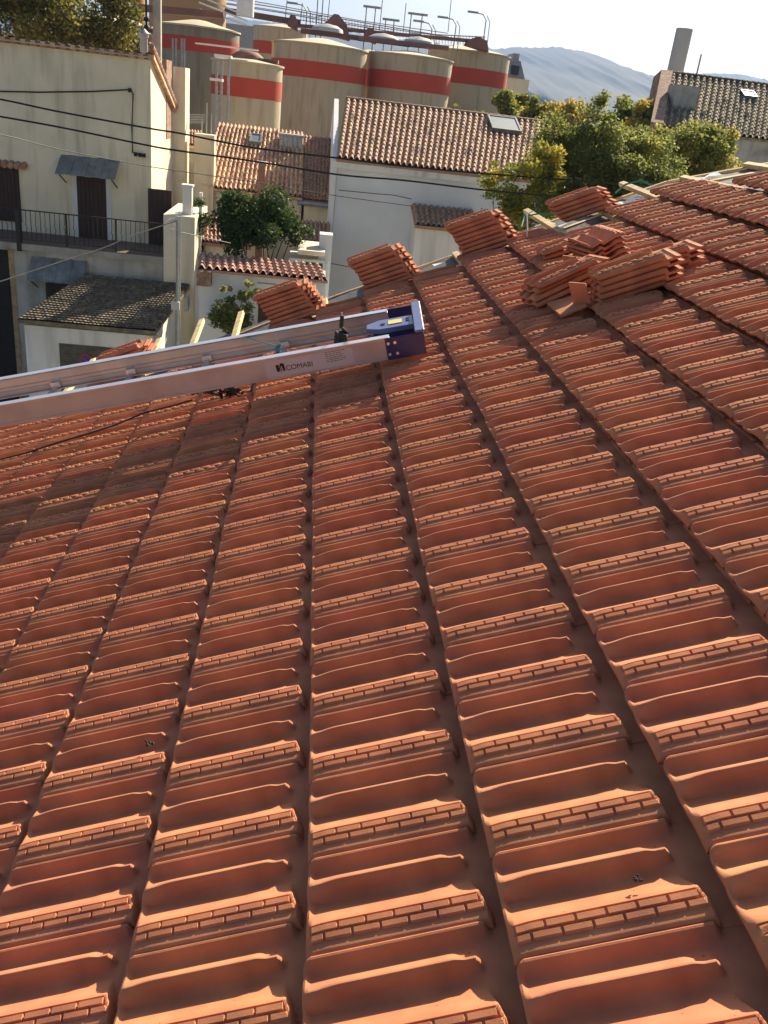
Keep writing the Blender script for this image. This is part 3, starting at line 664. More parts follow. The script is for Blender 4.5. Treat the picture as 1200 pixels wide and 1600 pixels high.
# ------------------------------------------------------------------ shed with grey tile roof
SY = 20.2
L, Rr = at(38, 512, SY), at(243, 503, SY)
ze = (L.z + Rr.z) / 2
shed = empty('garage_shed', (L.x, SY, GZ), 'low stained white shed with a mossy grey tile roof in front of the cream house', 'shed')
rl, rr2 = at(133, 436, TY), at(297, 432, TY)
SYR = 23.6; zr = at(215, 436, SYR).z
xl0, xr0 = at(38, 512, SY).x, at(243, 500, SY).x
xr1 = at(298, 432, SYR).x; xl1 = at(135, 440, SYR).x
canal_roof('roof', [(xl0 - .1, SY - .15, ze + .02), (xr0 + .02, SY - .15, ze + .02), (xl1, SYR, zr), (xr1, SYR, zr)], 34, 24, M['shed_t'], shed, .007, .10, 5, .045, .010)
wallprism(shed, [(xl0, SY), (xr0 - .02, SY), (xr0 + .02, SYR - .02), (xl1 + .05, SYR - .02)], [ze - .14, ze - .14, zr - .14, zr - .14], M['render_p'])
x0, x1, z0, z1 = mid(98, 541, 215, 640, SY)
d = bx('door', x0, x1, SY - .04, SY + .05, GZ, at(150, 541, SY).z, 'door_g', shed); b = MB(); z1 = at(150, 541, SY).z
for k in range(11): b.box(x0 + .01, x1 - .01, SY - .055, SY - .041, z1 - .02 - (k + 1) * .2, z1 - .03 - k * .2)
b.build('boards', M['door_g'], d)
bx('corner_pipe', xr0 - .02, xr0 + .05, SY - .07, SY - .005, GZ, ze - .1, 'galv', shed)
c = at(134, 563, SY - .07); sg = MB(); sg.tube([(c.x, SY - .075, c.z), (c.x, SY - .06, c.z)], .155, 28); s_o = sg.build('no_parking_sign', M['sign_r'])
tag(s_o, 'round no parking sign with red rim and blue centre on the shed door', 'sign')
MB().tube([(c.x, SY - .079, c.z), (c.x, SY - .0752, c.z)], .118, 28).build('sign_face', M['sign_b'], s_o)
MB().box(-.118, .118, 0, .0030, -.014, .014, Matrix.Translation((c.x, SY - .0825, c.z)) @ Matrix.Rotation(R(45), 4, 'Y')).build('sign_bar', M['sign_r'], s_o)
bx('side_box', at(292, 474, 21.8).x - .05, at(292, 474, 21.8).x + .05, 21.6, 22.0, at(292, 484, 21.8).z, at(292, 464, 21.8).z, 'galv', shed)

# garden wall / side yard wall in shade, right of the shed
yard = empty('yard_wall', (at(300, 470, 22).x, 22, GZ), 'white yard wall in shade stepping down to the right of the shed', 'wall')
a = at(286, 440, 23.7).x; b_ = at(331, 440, 23.7).x; z = at(310, 434, 23.7).z
wallprism(yard, [(a, 23.65), (b_, 23.65), (b_, 24.2), (a, 24.2)], [z] * 4, M['render_w'])

# grey metal pole with lamp arm and box
PY = 18.6; pt = at(279, 338, PY); pole = empty('utility_pole', (pt.x, PY, GZ), 'slim grey steel pole with a box and short arm in front of the shed', 'pole')
MB().tube([(pt.x, PY, GZ), (pt.x, PY, pt.z)], [.062, .052], 10).build('shaft', M['galv'], pole)
c = at(275, 476, PY); bx('meter_box', c.x - .09, c.x + .09, PY - .14, PY - .055, c.z - .09, c.z + .09, 'pipe', pole, .008)
MB().bar((pt.x, PY - .02, pt.z - .03), (pt.x - .2, PY - .05, pt.z - .12), .07, .06).build('arm', M['pipe'], pole)
MB().bar((pt.x - .18, PY - .01, pt.z - .28), (pt.x + .02, PY - .01, pt.z - .28), .04, .02).build('bracket', M['galv'], pole)

# ------------------------------------------------------------------ low wall building with pink tiles (centre)
LY = 20.6; low = empty('low_outbuilding', (at(400, 440, LY).x, LY, GZ), 'low white outbuilding with a narrow pink tile roof behind the ladder', 'outbuilding')
pl, pr_ = at(309, 418, LY - .2), at(512, 441, LY - .2); ql, qr = at(312, 395, LY + 1.5), at(500, 417, LY + 1.5); ze = (pl.z + pr_.z) / 2; zr = (ql.z + qr.z) / 2
canal_roof('roof', [(pl.x, LY - .2, ze), (pr_.x, LY - .2, ze), (ql.x, LY + 1.5, zr), (qr.x, LY + 1.5, zr)], 17, 5, M['canal_p'], low, .075, .06, 8, .02)
wallprism(low, [(pl.x + .02, LY), (pr_.x - .05, LY), (pr_.x - .05, LY + 1.4), (pl.x + .02, LY + 1.4)], [ze - .08, ze - .08, zr - .1, zr - .1], M['render_w'])
x0, x1, z0, z1 = mid(403, 441, 432, 445, LY); bx('vent_grille', x0, x1, LY - .02, LY + .01, z0 + .05, z1 - .05, 'steel', low)
x0, x1, z0, z1 = mid(404, 463, 412, 490, LY); bx('door', x0, x1 + .4, LY - .03, LY + .01, z0 - .8, z1, 'shutter', low)
c = at(322, 430, LY - .3); bx('brick_pier', c.x - .22, c.x + .12, LY - .35, LY - .05, at(322, 447, LY - .3).z, at(322, 424, LY - .3).z, 'brick', low)
# shrub against that wall
def foliage(name, centres, n, size, m, parent, seed, tmode=None, up_=.3, squash=1.0):
    """leaf quads gathered in clumps; centres = (x, y, z, rx, ry, rz, tint)"""
    r_ = np.random.default_rng(seed); V = []; F = []; T = []; cs = np.array(centres, float); wgt = cs[:, 3] * cs[:, 4] * cs[:, 5]; wgt = wgt ** .67; wgt /= wgt.sum()
    idx = r_.choice(len(cs), n, p=wgt); d = r_.normal(0, 1, (n, 3)); d /= np.linalg.norm(d, axis=1)[:, None]; rad = r_.random(n) ** .42 * r_.uniform(.75, 1.35, n)
    P = cs[idx, :3] + d * rad[:, None] * cs[idx, 3:6]
    a = r_.normal(0, 1, (n, 3)); a[:, 2] *= .7; a /= np.linalg.norm(a, axis=1)[:, None]; b = np.cross(a, r_.normal(0, 1, (n, 3))); b /= np.linalg.norm(b, axis=1)[:, None]
    s = size * r_.uniform(.6, 1.35, n)[:, None]
    q = np.stack([P - a * s * .5, P + b * s * .32 - a * s * .05, P + a * s * .55, P - b * s * .32 - a * s * .05], 1)
    T = np.clip(cs[idx, 6] + r_.normal(0, .13, n), 0, 1)
    return link(name, npmesh(name, q.reshape(-1, 3), np.arange(n * 4).reshape(n, 4), False, T), M[m] if isinstance(m, str) else m, parent)
def clumps(c, rx, ry, rz, n, cr, tint, seed, tsp=.15, hollow=.35, zbias=0):
    r_ = np.random.default_rng(seed); out = []
    while len(out) < n:
        d = r_.normal(0, 1, 3); d /= np.linalg.norm(d); rad = hollow + (1 - hollow) * r_.random() ** .5
        p = d * rad; s = r_.uniform(.6, 1.3) * cr
        out.append((c[0] + p[0] * rx, c[1] + p[1] * ry, c[2] + p[2] * rz, s, s, s * .8, min(1, max(0, tint + r_.normal(0, tsp) + .12 * p[2]))))
    return out
def trunk(parent, base, c, cl, r, seed, m='bark', nb=9):
    r_ = random.Random(seed); b = MB(); base = Vector(base); c = Vector(c); fork = base.lerp(c, .55)
    b.tube([base, base.lerp(fork, .5) + Vector((r_.gauss(0, .08), r_.gauss(0, .08), 0)), fork], [r, r * .8, r * .65], 9)
    for k in range(nb):
        q = cl[(k * 7) % len(cl)]; t = Vector(q[:3]); mm = fork.lerp(t, .5) + Vector((r_.gauss(0, .15), r_.gauss(0, .15), .12)); b.tube([fork, mm, t], [r * .5, r * .28, r * .08], 6)
    return b.build('trunk', M[m], parent)
def tree(name, label, cat, c, r3, n, cr, nl, size, m, tint, seed, tr, group=None, tsp=.15, hollow=.35, extra=None):
    t = empty(name, (c[0], c[1], GZ), label, cat, group); cl = clumps(c, *r3, n, cr, tint, seed, tsp, hollow)
    if extra: cl += extra
    foliage('crown', cl, nl, size, m, t, seed + 1); trunk(t, (c[0], c[1], GZ), (c[0], c[1], c[2] - r3[2] * .3), cl, tr, seed); return t
c = at(368, 492, LY - .8); cl = clumps(c, .5, .4, .7, 14, .2, .4, 51)
sh = empty('climbing_shrub', (c.x, c.y, GZ), 'loose dark green shrub against the white outbuilding wall', 'shrub'); foliage('leaves', cl + clumps(at(385, 462, LY - .7), .35, .3, .3, 6, .12, .5, 52) + clumps(at(350, 458, LY - .7), .25, .2, .22, 4, .1, .5, 53), 4200, .085, 'leaf_m', sh, 5)
b = MB()
for k in range(12): q = cl[k]; b.tube([(c.x + random.gauss(0, .1), c.y, GZ), (c.x + random.gauss(0, .15), c.y, c.z - .6), q[:3]], [.03, .02, .006], 5)
b.build('stems', M['bark'], sh)

# small buildings behind the low one
def smallhouse(name, label, cat, eaveL, eaveR, ridL, ridR, Ye, Yr, nc, nr, rm, wm, amp=.06, seed=1, group=None, bk=.9):
    eL, eR, rL, rR = at(*eaveL, Ye), at(*eaveR, Ye), at(*ridL, Yr), at(*ridR, Yr); ze = (eL.z + eR.z) / 2; zr = (rL.z + rR.z) / 2
    h = empty(name, ((eL.x + eR.x) / 2, Ye, GZ), label, cat, group)
    canal_roof('roof', [(eL.x, Ye, ze), (eR.x, Ye, ze), (rL.x, Yr, zr), (rR.x, Yr, zr)], nc, nr, M[rm], h, amp, .1, seed)
    back = Yr + (Yr - Ye) * bk
    canal_roof('roof', [(rR.x, back, ze), (rL.x, back, ze), (rR.x, Yr + .002, zr), (rL.x, Yr + .002, zr)], nc, max(3, nr // 2), M[rm], h, amp, .1, seed + 1)
    x0 = min(eL.x, rL.x) + .0; x1 = max(eR.x, rR.x)
    b = MB(); P = [(Ye + .18, ze - .05), (Yr, zr - .12), (back - .18, ze - .05), (back - .18, GZ), (Ye + .18, GZ)]
    xl = [eL.x + .06, rL.x + .06, rL.x + .06, rL.x + .06, eL.x + .06]; xr = [eR.x - .06, rR.x - .06, rR.x - .06, rR.x - .06, eR.x - .06]
    A = [Vector((xl[i], P[i][0], P[i][1])) for i in range(5)]; B = [Vector((xr[i], P[i][0], P[i][1])) for i in range(5)]
    b.add(A + B, [(0, 1, 2, 3, 4), (9, 8, 7, 6, 5)] + [(i, (i + 1) % 5, 5 + (i + 1) % 5, 5 + i) for i in range(5)]); b.build('wall', M[wm], h)
    h['ze'] = ze; h['zr'] = zr; h['Ye'] = Ye; h['Yr'] = Yr
    return h
def onslope(h, x, y):                 # point of a front roof slope seen at pixel x, y
    ze, zr, Ye, Yr = h['ze'], h['zr'], h['Ye'], h['Yr']; d = CAMR.T @ np.array([(x - 600) / FPX, (y - 800) / FPX, 1.0]); s = (zr - ze) / (Yr - Ye)
    t = (ze + s * (CAMP[1] - Ye) - CAMP[2]) / (d[2] - s * d[1]); return Vector(CAMP + d * t)
def skylight(h, x0, y0, x1, y1, name='skylight'):
    a, b_ = onslope(h, x0, y1), onslope(h, x1, y0); s = (h['zr'] - h['ze']) / (h['Yr'] - h['Ye']); nrm = Vector((0, -s, 1)).normalized()
    def q(X, Y_, o): z = h['ze'] + s * (Y_ - h['Ye']); return Vector((X, Y_, z)) + nrm * o
    X0, X1, Y0, Y1 = a.x, b_.x, a.y, b_.y; w = .06; f = MB()
    for (u0, u1, v0, v1) in ((X0, X1, Y0, Y0 + w), (X0, X1, Y1 - w, Y1), (X0, X0 + w, Y0 + w, Y1 - w), (X1 - w, X1, Y0 + w, Y1 - w)):
        f.hexa([q(u0, v0, 0), q(u1, v0, 0), q(u1, v1, 0), q(u0, v1, 0), q(u0, v0, .19), q(u1, v0, .19), q(u1, v1, .19), q(u0, v1, .19)])
    o = f.build(name, M['sheet'], h); g = MB(); g.hexa([q(X0 + w, Y0 + w, .05), q(X1 - w, Y0 + w, .05), q(X1 - w, Y1 - w, .05), q(X0 + w, Y1 - w, .05), q(X0 + w, Y0 + w, .165), q(X1 - w, Y0 + w, .165), q(X1 - w, Y1 - w, .165), q(X0 + w, Y1 - w, .165)])
    g.build('glass', M['glass'], o); return o
mh = smallhouse('terraced_house', 'house with an orange patched canal tile roof in front of the silos', 'house', (312, 292), (472, 309), (340, 193), (474, 209), 30, 34.6, 22, 13, 'canal_o', 'render_c', .085, 21)
skylight(mh, 389, 217, 410, 228)
c = onslope(mh, 455, 226); b = MB(); b.box(c.x - .42, c.x + .42, c.y - .3, c.y + .3, c.z - .3, c.z + .30); o = b.build('roof_vent', M['render_w'], mh); b = MB()
for k in range(5): b.box(c.x - .41 + k * .17, c.x - .41 + k * .17 + .11, c.y - .36, c.y - .302, c.z - .2, c.z + .28)
b.box(c.x - .46, c.x + .46, c.y - .40, c.y + .34, c.z + .302, c.z + .36); b.build('vent_slats', M['galv'], o)
c = onslope(mh, 415, 262); b = MB(); b.box(c.x - .11, c.x + .11, 29.5, 29.8, GZ, at(414, 256, 29.6).z); o = b.build('chimney_pillar', M['canal_p'], mh); MB().box(c.x - .2, c.x + .2, 29.46, 29.84, at(414, 256, 29.6).z + .002, at(414, 256, 29.6).z + .06).build('cap', M['galv'], o)
mh2 = smallhouse('terraced_house', 'narrower house with an even small tiled roof left of the white house', 'house', (473, 311), (519, 317), (475, 212), (529, 218), 30.05, 34.65, 9, 22, 'canal_n', 'render_c', .05, 23)
x0, x1, z0, z1 = mid(472, 309, 519, 317, 29.9); MB().tube([(x0 - .1, 29.93, z0 - .05), (x1 + .1, 29.93, z0 - .05)], .07, 8).build('gutter', M['galv'], mh2)
lk = smallhouse('link_house', 'little tiled roof squeezed behind the cream house gable', 'house', (284, 226), (316, 229), (284, 204), (316, 207), 31.9, 33.3, 7, 5, 'canal_o', 'concrete', .08, 25)
c = at(330, 290, 29.5); wx = at(329, 240, 29.4)
b = MB(); a = at(322, 205, 30.2); b.box(a.x - .35, a.x + .3, 30.0, 30.6, GZ, at(322, 210, 30.2).z); o = tag(b.build('party_wall', M['render_c']), 'narrow pale wall with roof aerials between the two tiled houses', 'wall')
b = MB(); z = at(322, 208, 30.2).z
for k, (dx, h) in enumerate(((-.15, .5), (0, .9), (.15, .6))): b.tube([(a.x + dx, 30.3, z), (a.x + dx, 30.3, z + h)], .02, 5)
for k in range(6): b.tube([(a.x - .55, 30.3, z + .25 + k * .05), (a.x - .05, 30.2 + k * .04, z + .3 + k * .05)], .012, 5)
tag(b.build('tv_aerial', M['steel']), 'television aerials standing on the wall between tiled roofs', 'aerial')
lh = smallhouse('low_house', 'low house with a worn pink tile roof behind the round green tree', 'house', (314, 376), (392, 388), (316, 338), (385, 345), 24.5, 26.2, 12, 5, 'canal_p', 'render_c', .07, 27)
sh2 = smallhouse('low_house', 'small dark tiled lean-to beside the tall white house', 'house', (470, 376), (514, 382), (470, 345), (516, 350), 26.2, 27.6, 7, 5, 'canal_n', 'render_c', .07, 29)
x0, x1, z0, z1 = mid(478, 414, 503, 429, 22.6); 
yb = empty('yard_building', (x0, 22.9, GZ), 'little pale yard building with dark window behind the pink tile roof', 'outbuilding')
X0, X1, Z0, Z1 = mid(452, 408, 505, 440, 22.8); bx('wall', X0, X1, 22.8, 24, GZ, Z1, 'render_p', yb); bx('window', x0, x1, 22.77, 22.82, z0, z1, 'pane', yb)
X0, X1, Z0, Z1 = mid(466, 398, 506, 404, 22.6); bx('roof', X0, X1, 22.4, 24.1, Z0 + .12, Z1 + .12, 'render_c', yb)
X0, X1, Z0, Z1 = mid(497, 372, 516, 450, 23.2); o = bx('garden_pier', X0, X1, 23.0, 23.5, GZ, Z1, 'render_w', None); tag(o, 'square white garden pier against the tall white house', 'pier')
# ------------------------------------------------------------------ white house
wh = smallhouse('white_house', 'tall white rendered house with an even brown tile roof at the centre', 'house', (526, 246), (858, 286), (540, 155), (872, 196), 28, 33.6, 37, 16, 'canal_n', 'render_w', .085, 31)
eL = at(527, 246, 28); rL = at(540, 155, 33.6); x0 = at(515, 300, 28).x
b = MB(); xx = eL.x + .02
P = [(28.1, eL.z - .1), (33.6, rL.z - .02), (39, eL.z - .1), (39, GZ), (28.1, GZ)]
A = [Vector((xx - .16, p[0], p[1])) for p in P]; B = [Vector((xx, p[0], p[1])) for p in P]
b.add(A + B, [(0, 1, 2, 3, 4), (9, 8, 7, 6, 5)] + [(i, (i + 1) % 5, 5 + (i + 1) % 5, 5 + i) for i in range(5)]); b.build('gable_wall', M['render_w'], wh)
ridge_caps(wh, (rL.x, 33.6, wh['zr'] + .04), (at(872, 196, 33.6).x, 33.6, wh['zr'] + .04), M['canal_n'], .09, 30)
x1_ = at(858, 286, 28).x; MB().box(eL.x, x1_, 28.06, 28.17, wh['ze'] - .28, wh['ze'] - .04).build('eave_board', M['render_p'], wh)
skylight(wh, 768, 192, 805, 208)
an = smallhouse('annex', 'small dark tiled annex on the front of the tall white house', 'annex', (649, 350), (738, 362), (643, 318), (740, 332), 26.2, 28.1, 11, 5, 'canal_n', 'render_p', .07, 33)
# ------------------------------------------------------------------ right hand house
rh = smallhouse('stone_house', 'house with an old grey brown tile roof at the right edge', 'house', (1030, 196), (1290, 232), (1047, 118), (1300, 146), 38, 43.5, 27, 16, 'canal_g', 'render_g', .11, 35, bk=.2)
skylight(rh, 1161, 148, 1175, 155)
eL = at(1030, 196, 38); rL = at(1047, 118, 43.5)
b = MB(); P = [(37.7, eL.z + .1), (43.4, rL.z + .2), (44.3, rL.z - .1), (44.3, GZ), (37.7, GZ)]
XX = [eL.x, rL.x, rL.x, rL.x, eL.x]
A = [Vector((x - .5, p[0], p[1])) for x, p in zip(XX, P)]; B = [Vector((x + .05, p[0], p[1])) for x, p in zip(XX, P)]
b.add(A + B, [(0, 1, 2, 3, 4), (9, 8, 7, 6, 5)] + [(i, (i + 1) % 5, 5 + (i + 1) % 5, 5 + i) for i in range(5)]); b.build('brick_gable', M['brick'], rh)
c = onslope(rh, 1062, 162); zt = at(1070, 112, c.y).z; bx('chimney', c.x - .5, c.x + .55, c.y - .5, c.y + .5, c.z - 1, zt - .55, 'concrete', rh); 
ridge_caps(rh, (rL.x, 43.5, rh['zr'] + .05), (at(1300, 146, 43.5).x, 43.5, rh['zr'] + .05), M['canal_g'], .12, 30)
FY = 47; a = at(1055, 118, FY); t_ = at(1070, 45, FY); MB_ = MB().tube([(t_.x - .0, FY, GZ), (t_.x, FY, t_.z)], .41, 20); tag(MB_.build('factory_flue', M['pipe']), 'tall pale cylindrical flue rising behind the stone house roof', 'chimney')
b = MB(); p0 = at(1088, 118, 43.5); b.tube([p0, p0 + Vector((0, 0, .9))], .04, 6); tag(b.build('roof_rod', M['pipe']), 'short rod standing on the stone house ridge', 'rod')

# ------------------------------------------------------------------ silos
def silo(label, xl, xr, yrim, yb0, yb1, Y, mm='silo', roofh=.12, group='silos with a red band', yapex=None, band=True):
    """xl..xr and yrim at the silo's axis; rim height and red band from the picture"""
    xm = (xl + xr) / 2; c = at(xm, yrim, Y); r = (xr - xl) / 2 * (Y + .98) / FPX * .985
    cy = Y + 0; t = empty('silo', (c.x, cy, GZ), label, 'silo', group)
    def zz(y): p = at(xm, y, Y - r); return p.z
    z = zz(yrim); n = 40
    MB().lathe((c.x, cy, 0), [(r, GZ), (r, z - .12), (r + .05, z - .1), (r + .05, z)], n).build('body', M[mm], t)
    hr = (zz(yapex) - z) * .75 if yapex else r * .2
    prof = [(r + .08, z + .002), (r * .62, z + hr * .42), (r * .2, z + hr * .9), (0, z + hr)]
    prof2 = [(r + .08, z - .08)] + prof; MB().lathe((c.x, cy, 0), prof2, n).build('roof', M['silo_roof'], t)
    if band: MB().lathe((c.x, cy, 0), [(r + .012, zz(yb1)), (r + .012, zz(yb0))], n).build('red_band', M['silo_red'], t)
    return t, (c.x, cy, z, r, hr)
S_ = {}
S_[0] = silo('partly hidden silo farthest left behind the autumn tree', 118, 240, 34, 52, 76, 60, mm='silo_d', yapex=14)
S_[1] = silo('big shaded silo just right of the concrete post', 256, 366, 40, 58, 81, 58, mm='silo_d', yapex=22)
S_[2] = silo('nearest and shortest silo with ladders up its left side', 338, 436, 96, 122, 153, 50, yapex=84)
S_[7] = silo('distant silo between the shaded silo and the big central silo', 402, 476, 42, 66, 86, 96, yapex=32)
S_[8] = silo('small rear silo squeezed left of the big central silo', 428, 470, 66, 92, 112, 80, yapex=60)
S_[3] = silo('big central silo with a lit conical roof', 438, 567, 68, 97, 124, 68, yapex=50)
S_[4] = silo('narrow orange tinted silo between two larger ones', 556, 602, 82, 110, 137, 80, mm='silo_o', yapex=74)
S_[5] = silo('wide silo standing behind the left half of the white house roof', 584, 702, 85, 113, 142, 70, yapex=72)
S_[6] = silo('rightmost silo with its edge catching the sun', 676, 792, 78, 106, 132, 78, yapex=62)
twr = silo('pale tower rising above the shaded silo', 243, 345, -40, 0, 0, 74, mm='silo_o', yapex=-60, group='pale towers above the silos', band=False)
twr = silo('pale tower at the far left above the silo roof', 165, 222, -40, 0, 0, 76, mm='silo_o', yapex=-60, group='pale towers above the silos', band=False)
# pipes on silo fronts
def pipes(label, xs, y0, y1, Y, r, m='galv'):
    b = MB()
    for x in xs: a = at(x, y0, Y); b.tube([(a.x, Y, GZ), (a.x, Y, a.z)], r, 6)
    return b, tag(b.build('riser_pipes', M[m]), label, 'pipes')
pipes('thin riser pipes on the left of the shaded silo', (270, 275, 284, 288), 60, 200, 53.5, .06)
pipes('grey riser pipes and ladder rails on the left side of the shortest silo', (339, 347, 358), 92, 200, 46.0, .07)
b = MB(); 
for k in range(30): z = at(350, 95, 46).z - k * .45; a, c = at(339, 92, 46).x, at(347, 92, 46).x; b.bar((a, 45.95, z), (c, 45.95, z), .03, .03)
tag(b.build('silo_ladder', M['steel']), 'caged ladder rungs on the shortest silo', 'ladder')
b = MB(); a, c = at(329, 125, 45.8), at(348, 128, 45.8); b.box(a.x, c.x, 45.4, 46.2, c.z, c.z + .12); a, c = at(336, 88, 45.8), at(362, 92, 45.8); b.box(a.x, c.x, 45.4, 46.2, c.z, c.z + .12)
tag(b.build('ladder_platform', M['white_m']), 'small white platforms on the ladder of the shortest silo', 'platform')
cx, cy, z, r, hr = S_[2][1]; b = MB(); b.lathe((cx, cy, z + hr - .2), [(0, .5), (.5, .45), (.8, .25), (.9, 0)], 16); b.box(cx - 1.6, cx + 1.6, cy - .6, cy + .4, z + hr - .15, z + hr + .0); b.build('hatch', M['rust'], S_[2][0])
b = MB()
for k in range(4): b.tube([(cx - 2.6 + .2 * k, cy - .9 - .2 * k, z + hr + .3), (cx + .6, cy - .9 - .1 * k, z + hr + .32)], .04, 6)
b.build('white_pipes', M['white_m'], S_[2][0])
cx, cy, z, r, hr = S_[1][1]; b = MB()
for k in range(3): b.tube([(cx + .3, cy - 2.2 - k * .4, z + hr + .4 + .3 * k), (cx + 3.0, cy - 2.0 - k * .4, z + hr * .8 + .2 * k)], .05, 6)
b.lathe((cx + 2.8, cy - 1.5, z + .8), [(.5, 0), (.5, 1.1), (.3, 1.3), (0, 1.3)], 12); b.build('white_pipes', M['white_m'], S_[1][0])
# conveyor bridge along the silo tops
CY = 74
br = empty('conveyor_bridge', tuple(at(500, 60, CY)), 'long red brown conveyor bridge with railings and lamps over the silo tops', 'conveyor')
def P_(x, y, Y=CY): return at(x, y, Y)
def beamp(b, x0, y0, x1, y1, w, h, Y=CY): MB().bar(P_(x0, y0, Y), P_(x1, y1, Y), w, h).build('gallery', M['rust'], br)
beamp(b, 205, 11, 350, 24, .5, .35, 56); beamp(b, 343, 15, 470, 36, .5, .40); beamp(b, 465, 40, 760, 66, 1.0, .2); beamp(b, 560, 60, 700, 76, .9, .3, 70); beamp(b, 470, 48, 640, 70, .8, .3, 71)
for (x, y, w, h) in ((524, 47, 1.15, 1.0), (458, 34, .4, .4), (578, 54, .5, .4), (745, 66, .9, .3)):
    p = P_(x, y); b = MB(); b.add([(p.x - w, CY - .8, p.z - .3), (p.x + w, CY - .8, p.z - .6), (p.x + w * .75, CY - .8, p.z + h * .35), (p.x + .15, CY - .8, p.z + h), (p.x - .2, CY - .8, p.z + h), (p.x - w * .8, CY - .8, p.z + h * .25)] +
        [(p.x - w, CY + .8, p.z - .3), (p.x + w, CY + .8, p.z - .6), (p.x + w * .75, CY + .8, p.z + h * .35), (p.x + .15, CY + .8, p.z + h), (p.x - .2, CY + .8, p.z + h), (p.x - w * .8, CY + .8, p.z + h * .25)],
        [(0, 1, 2, 3, 4, 5), (11, 10, 9, 8, 7, 6)] + [(i, (i + 1) % 6, 6 + (i + 1) % 6, 6 + i) for i in range(6)]); b.build('drive_housing', M['rust'], br)
for (x, y) in ((512, 43), (655, 63), (600, 58)):
    p = P_(x, y, 71); MB().lathe((p.x, 71, p.z - .3), [(1.2, 0), (1.1, .25), (.7, .45), (0, .55)], 16).build('hood', M['pipe'], br)
b = MB()
line = [(345, 0), (440, 15), (500, 26), (560, 36), (620, 46), (680, 56), (758, 60)]
for dy in (0, 5): b.tube([P_(x, y + dy - 2 * (dy == 0)) for x, y in line], .035, 4)
for k in range(62):
    x = 470 + k * 4.7; y = np.interp(x, [l[0] for l in line], [l[1] for l in line]); p = P_(x, y - 2); q = P_(x, y + 12); b.tube([q, p], .022, 4)
b.build('railing', M['steel'], br)
def lamp(x0, y0, x1, kind, ybase):
    b = MB(); p = P_(x0, y0); 
    if kind == 'bar':
        q = P_(x1, y0 + (x1 - x0) * .12)
        for t in (p, q): b.tube([(t.x, CY, t.z - 3.0), t], .04, 4)
        b.bar(p + Vector((-.25, 0, 0)), q + Vector((.4, 0, 0)), .3, .14); z = (p.z + q.z) / 2 - 1.3; b.bar((p.x, CY, z), (q.x, CY, z), .05, .05)
    else:
        b.tube([(p.x, CY, p.z - 2.6), (p.x, CY, p.z - .4), (p.x - .3, CY, p.z - .05), (p.x - .9, CY, p.z)], .045, 5); b.box(p.x - 1.5, p.x - .7, CY - .12, CY + .12, p.z - .06, p.z + .07)
        b.tube([(p.x + .35, CY, p.z - 2.6), (p.x + .3, CY, p.z - .5), (p.x, CY, p.z - .1)], .03, 4)
    b.build('lamp_mast', M['steel'], br)
lamp(573, 10, 587, 'bar', 0); lamp(603, 30, 616, 'bar', 0); lamp(643, 21, 660, 'bar', 0); lamp(676, 36, 0, 'arm', 0); lamp(714, 30, 0, 'arm', 0); lamp(761, 22, 0, 'arm', 0); lamp(480, 8, 0, 'arm', 0); lamp(497, -6, 505, 'bar', 0)
b = MB()
for (x, y0, y1) in ((445, 0, 36), (512, -20, 30), (593, -30, 46), (700, -20, 50), (630, 5, 50), (470, 5, 30)): MB().tube([P_(x, y1), P_(x + (y1 - y0) * .1, y0)], .03, 4).build('aerial_rod', M['steel'], br)
for dy in (0, 11, 22): 
    b = MB(); b.tube([P_(250, -22 + dy, 78), P_(420, 6 + dy * .8, 78), P_(560, 32 + dy * .6, 78), P_(700, 52 + dy * .5, 78)], .03, 4); b.build('stay_cable', M['steel'], br)
# office block and silo roofs seen at the left of the bridge, turret at the right of the silos
b = MB(); a, c = at(345, 30, 110), at(432, 44, 110); b.box(a.x, c.x, 110, 118, GZ, a.z - .3); tag(b.build('warehouse', M['steel']), 'grey warehouse block behind the conveyor between silos', 'warehouse')
tb = empty('turret_house', tuple(at(797, 130, 95)), 'small house with a dark mansard roof peeping out right of the silos', 'house')
a = at(797, 122, 95); w = 1.35; MB().box(a.x - 2.0, a.x + 1.8, 94, 98, GZ, a.z - .0).build('wall', M['render_c'], tb)
b = MB(); b.hexa([(a.x - 2.0, 93.9, a.z), (a.x + 1.3, 93.9, a.z), (a.x + 1.3, 98.1, a.z), (a.x - 2.0, 98.1, a.z), (a.x - 1.6, 94.5, a.z + 1.6), (a.x + .7, 94.5, a.z + 1.6), (a.x + .7, 97.5, a.z + 1.6), (a.x - 1.6, 97.5, a.z + 1.6)]); b.build('roof', M['steel'], tb)
b = MB(); b.box(a.x - .2, a.x + .5, 93.7, 94.4, a.z + .3, a.z + 1.1); b.build('dormer', M['pane'], tb)
b = MB(); b.box(a.x - .1, a.x + .5, 94.5, 97.5, a.z + 1.6, a.z + 2.2); b.build('cupola', M['steel'], tb)

# ------------------------------------------------------------------ trees
c = at(60, 38, 38); tree('autumn_tree', 'large olive and rust coloured tree behind the cream house roof', 'tree', (c.x, 38, c.z - .3), (4.2, 2.4, 2.4), 60, .75, 30000, .16, 'leaf_o', .32, 61, .25, extra=clumps(at(170, 40, 38), 1.1, 1.2, 1.5, 14, .5, .5, 62) + clumps(at(10, 20, 38), 2.4, 1.6, 2.2, 20, .7, .25, 63))
c = at(402, 348, 23.3); tree('round_tree', 'round dark green tree in the yard before the tiled houses', 'tree', (c.x, 23.3, c.z), (1.05, .9, .8), 34, .36, 17000, .085, 'leaf_g', .45, 71, .09, extra=clumps(at(370, 322, 23.3), .5, .4, .45, 8, .22, .6, 72) + clumps(at(455, 362, 23.3), .45, .4, .35, 8, .2, .3, 73) + clumps(at(365, 388, 23.1), .45, .3, .25, 6, .18, .35, 74), hollow=.2)
